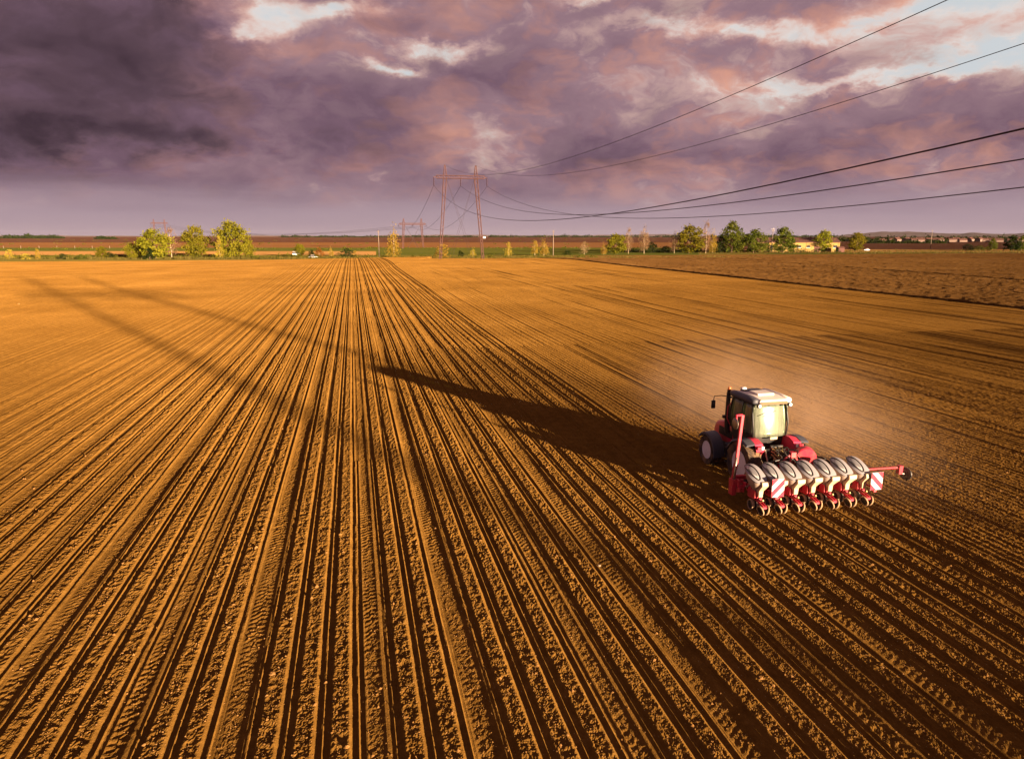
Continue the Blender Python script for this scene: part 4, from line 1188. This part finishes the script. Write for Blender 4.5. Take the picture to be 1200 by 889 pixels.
# grasses and weeds of the verge
def grass(name, n, x0, x1, D0, D1, h0, h1, label, seed, z=PLAIN_Z - .06):
    rg = np.random.default_rng(seed); V_, F_ = [], []; k = 0
    for _ in range(n):
        D = rg.uniform(D0, D1); xw = (rg.uniform(x0, x1) - CX) / 837 * D; hh = rg.uniform(h0, h1) * (1.0 + .8 * max(0, math.sin(xw * .21) * math.sin(xw * .067 + 2)))
        for b3 in range(5):
            a = rg.uniform(0, 6.28); ln = rg.uniform(.1, .45); ox, oy = rg.normal(0, .3, 2); w = rg.uniform(.05, .13)
            V_ += [(xw + ox - w * math.sin(a), D + oy + w * math.cos(a), z), (xw + ox + w * math.sin(a), D + oy - w * math.cos(a), z), (xw + ox + ln * math.cos(a), D + oy + ln * math.sin(a), z + hh * rg.uniform(.6, 1.1))]
            F_.append([k, k + 1, k + 2]); k += 3
    o = obj(name, np_mesh(name, [np.array(V_)], [np.array(F_)], False), M['grass']); tag(o, label, None, None, 'stuff')


grass('verge_grass', 5200, -220, 905, 329, 350, .5, 1.3, 'tall dry grass along the far edge of the sown field', 5)
grass('roadside_grass', 2600, 820, 1400, Dp(20.5), Dp(17.5), .5, 1.2, 'dry grass along the road at right', 6)

# ------------------------------------------------------------------ poles, warehouse, houses, cars
def pole(x, top, base, label, arms, z=PLAIN_Z - .06):
    D = (CAM_H - z) * 837 / (base - 276.0); hgt = (base - top) * D / 845
    root = empty('utility_pole', ((x - CX) / 837 * D, D, z), .2); tag(root, label, 'pole', 'utility poles along the verge')
    b = MB(); b.tube([(0, 0, -.3), (0, 0, hgt)], [.24, .15], 8); b.build('shaft', M['concrete'], root, smooth=True)
    for zz, ww in arms:
        b = MB(); b.box((0, 0, hgt - zz), (ww, .08, .08)); a = b.build('crossarm', M['concrete'], root)
        for s in (-1, 1):
            b = MB(); b.tube([(s * ww * .9, 0, hgt - zz + .08), (s * ww * .9, 0, hgt - zz + .42)], [.09, .06], 6); b.build('insulator', M['insul'], a)
    b = MB(); b.tube([(0, 0, hgt), (0, 0, hgt + .5)], [.12, .07], 6); b.build('pole_cap', M['insul'], root)
    return root


pole(443.5, 270, 302, 'slender pole left of the golden upright tree', [(.5, .7)])
pole(648.5, 270, 299, 'slender pole right of the golden sapling pair', [(.5, .7)])
pole(905.5, 268, 295, 'pole with a wide crossbar in front of the yellow warehouse', [(.3, 1.3), (1.4, .9)])
pole(1092, 269.5, 292, 'slender pole standing before the village at right', [(.6, .8)])

zW = PLAIN_Z - .4
Dw = 478.0
def wx(px): return (px - CX) / 837 * Dw
wh = empty('warehouse', (wx(938), Dw + 8, zW), R(-2)); tag(wh, 'long yellow warehouse with dark roof behind the right trees', 'building')
hw_ = (wx(985) - wx(891)) / 2; eav = 6.6
b = MB(); b.box((0, 0, eav / 2), (hw_, 8, eav / 2)); b.build('wall', M['ywall'], wh)
b = MB(); rg = [[(s * (hw_ + .5), -8.6, eav - .05), (s * (hw_ + .5), 0, eav + 2.9), (s * (hw_ + .5), 8.6, eav - .05), (s * (hw_ + .5), 8.6, eav + .25), (s * (hw_ + .5), 0, eav + 3.2), (s * (hw_ + .5), -8.6, eav + .25)] for s in (-1, 1)]
b.rings(rg); rf = b.build('roof', M['roof'], wh)
for i in range(9):
    x = -hw_ + hw_ * 2 * (i + .5) / 9
    if i in (2, 6):
        b = MB(); b.box((x, -8.04, 2.1), (1.9, .06, 2.1)); b.build('loading_door', M['roof'], wh)
    else:
        b = MB(); b.box((x, -8.03, 4.0), (1.3, .06, .75)); wn = b.build('window', M['win'], wh)
        b = MB(); b.box((x, -8.12, 3.18), (1.4, .1, .07)); b.build('sill', M['white'], wn)
for x in (-hw_ * .5, hw_ * .35):
    b = MB(); b.box((x, -1.5, eav + 3.1), (.4, .4, .8)); b.build('chimney', M['roof'], rf)
for i in range(6):
    b = MB(); b.box((-hw_ + hw_ * 2 * i / 5 * .98 + .2, -8.1, eav / 2), (.12, .1, eav / 2 - .05)); b.build('pilaster', M['ywall'], wh)

rh = random.Random(4)
for i in range(20):
    x = 1036 + i * 8.6 + rh.uniform(-2.5, 2.5); D = rh.uniform(1190, 1290); w = rh.uniform(4.2, 6.5); d = rh.uniform(4, 5.5); h = rh.uniform(3.2, 5.2)
    r0 = empty('village_house', ((x - CX) / 837 * D, D, PLAIN_Z - .5), rh.uniform(-.5, .5)); tag(r0, 'small pale walled house of the far village at right', 'house', 'houses of the far village')
    b = MB(); b.box((0, 0, h / 2), (w, d, h / 2)); b.build('wall', M['hwall'], r0)
    b = MB(); rg = [[(s * (w + .3), -d - .4, h - .1), (s * (w + .3), 0, h + d * .62), (s * (w + .3), d + .4, h - .1)] for s in (-1, 1)]; b.rings(rg); q = b.build('roof', M['roof'], r0)
    b = MB(); b.box((w * .4, 0, h + d * .62), (.35, .35, .8)); b.build('chimney', M['hwall'], q)
bn = empty('white_barn', ((567.5 - CX) / 837 * 2900, 2900, PLAIN_Z - .5), .15); tag(bn, 'tiny white barn on the horizon right of the tall pylon', 'building')
b = MB(); b.box((0, 0, 2), (5, 4, 2)); b.build('wall', M['white'], bn)
b = MB(); b.rings([[(s * 5.3, -4.4, 3.95), (s * 5.3, 0, 7), (s * 5.3, 4.4, 3.95)] for s in (-1, 1)]); b.build('roof', M['white'], bn)
sd_ = empty('field_shed', ((986 - CX) / 837 * 470, 470, PLAIN_Z), .1); tag(sd_, 'small dark brown shed beside the right end of the warehouse', 'shed')
b = MB(); b.box((0, 0, 1.4), (2.2, 1.5, 1.4)); b.build('wall', M['roof'], sd_)
b = MB(); b.rings([[(s * 2.4, -1.8, 2.75), (s * 2.4, 0, 3.7), (s * 2.4, 1.8, 2.75)] for s in (-1, 1)]); b.build('roof', M['roof'], sd_)


def make_car(x, base, rz, label, van=False, z=PLAIN_Z - .05):
    D = (CAM_H - z) * 837 / (base - 276.0)
    root = empty('van' if van else 'car', ((x - CX) / 837 * D, D, z), rz); tag(root, label, 'van' if van else 'car')
    L, H1, H2 = (2.5, 1.15, 2.1) if van else (2.15, .86, 1.46)
    b = MB(); rg = []
    for x_, zt, zb in ((-L, H1 * .75, .45), (-L * .96, H1 * .95, .32), (-L * .5, H1, .28), (L * .45, H1, .28), (L * .9, H1 * .86, .32), (L, H1 * .66, .45)):
        rg.append([(x_, -.82, zb), (x_, -.86, zt * .7), (x_, -.78, zt), (x_, .78, zt), (x_, .86, zt * .7), (x_, .82, zb)])
    b.rings(rg); body = b.build('body', M['carwhite'], root, smooth=True, auto=35)
    x0, x1, x2, x3 = (-L * .97, -L * .95, L * .25, L * .55) if van else (-L * .86, -L * .52, L * .14, L * .50)
    b = MB(); b.rings([[(x0, -.74, H1 - .02), (x3, -.74, H1 - .02), (x3, .74, H1 - .02), (x0, .74, H1 - .02)], [(x1, -.60, H2 - .05), (x2, -.60, H2 - .05), (x2, .60, H2 - .05), (x1, .60, H2 - .05)]]); b.build('windows', M['win'], root)
    b = MB(); b.box(((x1 + x2) / 2, 0, H2 - .01), ((x2 - x1) / 2 + .03, .63, .05)); b.build('roof', M['carwhite'], root, bevel=.03)
    for sx2 in (-.62, .62):
        for s in (-1, 1):
            t = MB(); t.tube([(sx2 * L, s * .66, .32), (sx2 * L, s * .87, .32)], .32, 18); w2 = t.build('wheel', M['rubber'], root, smooth=True, auto=40)
            t = MB(); t.tube([(sx2 * L, s * .87, .32), (sx2 * L, s * .885, .32)], .19, 14); t.build('rim', M['rim'], w2)
    for s in (-1, 1):
        b = MB(); b.box((L * .985, s * .6, H1 * .66), (.03, .15, .07)); b.build('headlight', M['lampglass'], root)
        b = MB(); b.box((-L * .985, s * .66, H1 * .72), (.03, .12, .09)); b.build('tail_light', M['sign_red'], root)
    return root


make_car(366, 302.2, .1, 'white car parked at the far end of the sown rows')
make_car(347, 299, .15, 'white van partly hidden behind bushes left of the white car', True)
make_car(1017, 293.4, R(184), 'white car on the road beside the lone conical tree at right')
for i, x in enumerate((2, 22.5, 44, 65, 86, 106.5, 127)):
    D = Dp(15); b = MB(); b.tube([(0, 0, -.2), (0, 0, 2.0), (0, 0, 2.3)], [.20, .18, .08], 8)
    o = b.build('roadside_post', M['concrete'], None, True, ((x - CX) / 837 * D, D, PLAIN_Z))
    tag(o, 'short white post in the far row behind the left verge', 'post', 'row of white posts')

# ------------------------------------------------------------------ loose clods lying on the near soil
rg = np.random.default_rng(12)
octv = np.array([(1, 0, 0), (-1, 0, 0), (0, 1, 0), (0, -1, 0), (0, 0, 1), (0, 0, -1)], float)
octf = np.array([(0, 2, 4), (2, 1, 4), (1, 3, 4), (3, 0, 4), (2, 0, 5), (1, 2, 5), (3, 1, 5), (0, 3, 5)])
NC = 52000
v_ = 8 + 30 * rg.uniform(0, 1, NC) ** 1.5; u_ = (-.43 * v_ - 1) + (1.15 * v_ + .43 * v_ + 2) * rg.uniform(0, 1, NC)
_, plat_ = row_height(u_, v_, True)
keep = (rg.uniform(0, 1, NC) < .08 + .92 * plat_) & (u_ < 40)
u_, v_ = u_[keep], v_[keep]; nC = len(u_)
sz_ = .010 + .013 * rg.uniform(0, 1, nC) ** 2 + .03 * (rg.uniform(0, 1, nC) > .985)
hz_ = height(u_, v_, 1)
X_ = u_ * UX + v_ * VX; Y_ = u_ * UY + v_ * VY
vv = octv[None] * (sz_[:, None, None] * rg.uniform(.6, 1.4, (nC, 6, 3)))
ang = rg.uniform(0, 6.28, nC); ca, sa = np.cos(ang)[:, None], np.sin(ang)[:, None]
vx = vv[:, :, 0] * ca - vv[:, :, 1] * sa; vy = vv[:, :, 0] * sa + vv[:, :, 1] * ca
co = np.stack([vx + X_[:, None], vy + Y_[:, None], vv[:, :, 2] * .8 + (hz_ + sz_ * .35)[:, None]], -1).reshape(-1, 3)
ff = (octf[None] + (np.arange(nC) * 6)[:, None, None]).reshape(-1, 3)
tag(obj('soil_clods', np_mesh('soil_clods', [co], [ff], False), M['clod']), 'small dry clods scattered between the near rows', None, None, 'stuff')

# a few stones and clods large enough to notice
for i, (x, y, s, lb, mt) in enumerate(((702, 661, .05, 'pale stone lying on the rows below the tractor shadow', 'pale_cream'), (319, 790, .075, 'light clod on the near rows left of the middle', 'clod'),
                                       (891, 795, .06, 'pale stone on the dark rows below the planter', 'clod'), (22, 357, .16, 'pale stone alone on the smooth soil at the far left', 'clod'))):
    P = at(x, y); uu = P[0] * UX + P[1] * UY; vvv = P[0] * VX + P[1] * VY
    zz = float(height(np.array([uu]), np.array([vvv]), 1)[0])
    bm = bmesh.new(); bmesh.ops.create_icosphere(bm, subdivisions=2, radius=s)
    rr_ = random.Random(i)
    for q in bm.verts: q.co *= rr_.uniform(.75, 1.2); q.co.z *= .6
    m_ = bpy.data.meshes.new('stone'); bm.to_mesh(m_); bm.free()
    tag(obj('stone', m_, M[mt], None, (P[0], P[1], zz + s * .3)), lb, 'stone')

# ------------------------------------------------------------------ dust raised by the tractor
def mat_dust():
    m = bpy.data.materials.new('dust'); m.use_nodes = True; t = m.node_tree; t.nodes.clear(); g = NG(t)
    oc = g.n('ShaderNodeTexCoord').outputs['Object']
    ln = g.n('ShaderNodeVectorMath', operation='LENGTH'); g.link(oc, ln.inputs[0])
    fall = g.mapr(ln.outputs['Value'], .15, .97, 1.0, 0.0)
    n, _ = g.noise(g.vm('MULTIPLY', oc, (3.0, 5.5, 2.4)), 1.0, 5, .6, .9)
    d = g.m('MULTIPLY', g.m('MULTIPLY', fall, fall), g.mapr(n, .30, .72, .15, 1.0))
    _x, _y, z_ = g.sep(oc)
    d = g.m('MULTIPLY', d, g.mapr(z_, 0.0, .8, 1.0, .25))
    pv = g.n('ShaderNodeVolumePrincipled'); pv.inputs['Color'].default_value = (.82, .56, .38, 1); pv.inputs['Anisotropy'].default_value = 0.0
    g.link(g.m('MULTIPLY', d, DUST_DENSITY), pv.inputs['Density'])
    o = g.n('ShaderNodeOutputMaterial'); t.links.new(pv.outputs[0], o.inputs['Volume']); return m


DUST_DENSITY = .125
bm = bmesh.new(); bmesh.ops.create_uvsphere(bm, u_segments=32, v_segments=16, radius=1.0)
for q in bm.verts: q.co.z = max(q.co.z, -.03)
md_ = bpy.data.meshes.new('dust_cloud'); bm.to_mesh(md_); bm.free()
dx, dy = W(T_U + 3.8, T_V + 7.0)
du_ = obj('dust_cloud', md_, mat_dust(), None, (dx, dy, 0.0), (0, 0, -ROW_AZ))
du_.scale = (7.5, 16.0, 8.0)
tag(du_, 'thin tan dust drifting around and ahead of the tractor', None, None, 'stuff')

# ------------------------------------------------------------------ haze over the whole plain
HAZE = 5e-6
m = bpy.data.materials.new('haze'); m.use_nodes = True; m.node_tree.nodes.clear(); g = NG(m.node_tree)
pv = g.n('ShaderNodeVolumePrincipled'); pv.inputs['Color'].default_value = (.86, .84, .96, 1); pv.inputs['Density'].default_value = HAZE
o = g.n('ShaderNodeOutputMaterial'); m.node_tree.links.new(pv.outputs[0], o.inputs['Volume'])
b = MB(); b.box((0, 0, 41), (11800, 11800, 44.5)); hz = b.build('haze', m); tag(hz, 'pale haze lying over the plain', None, None, 'stuff')
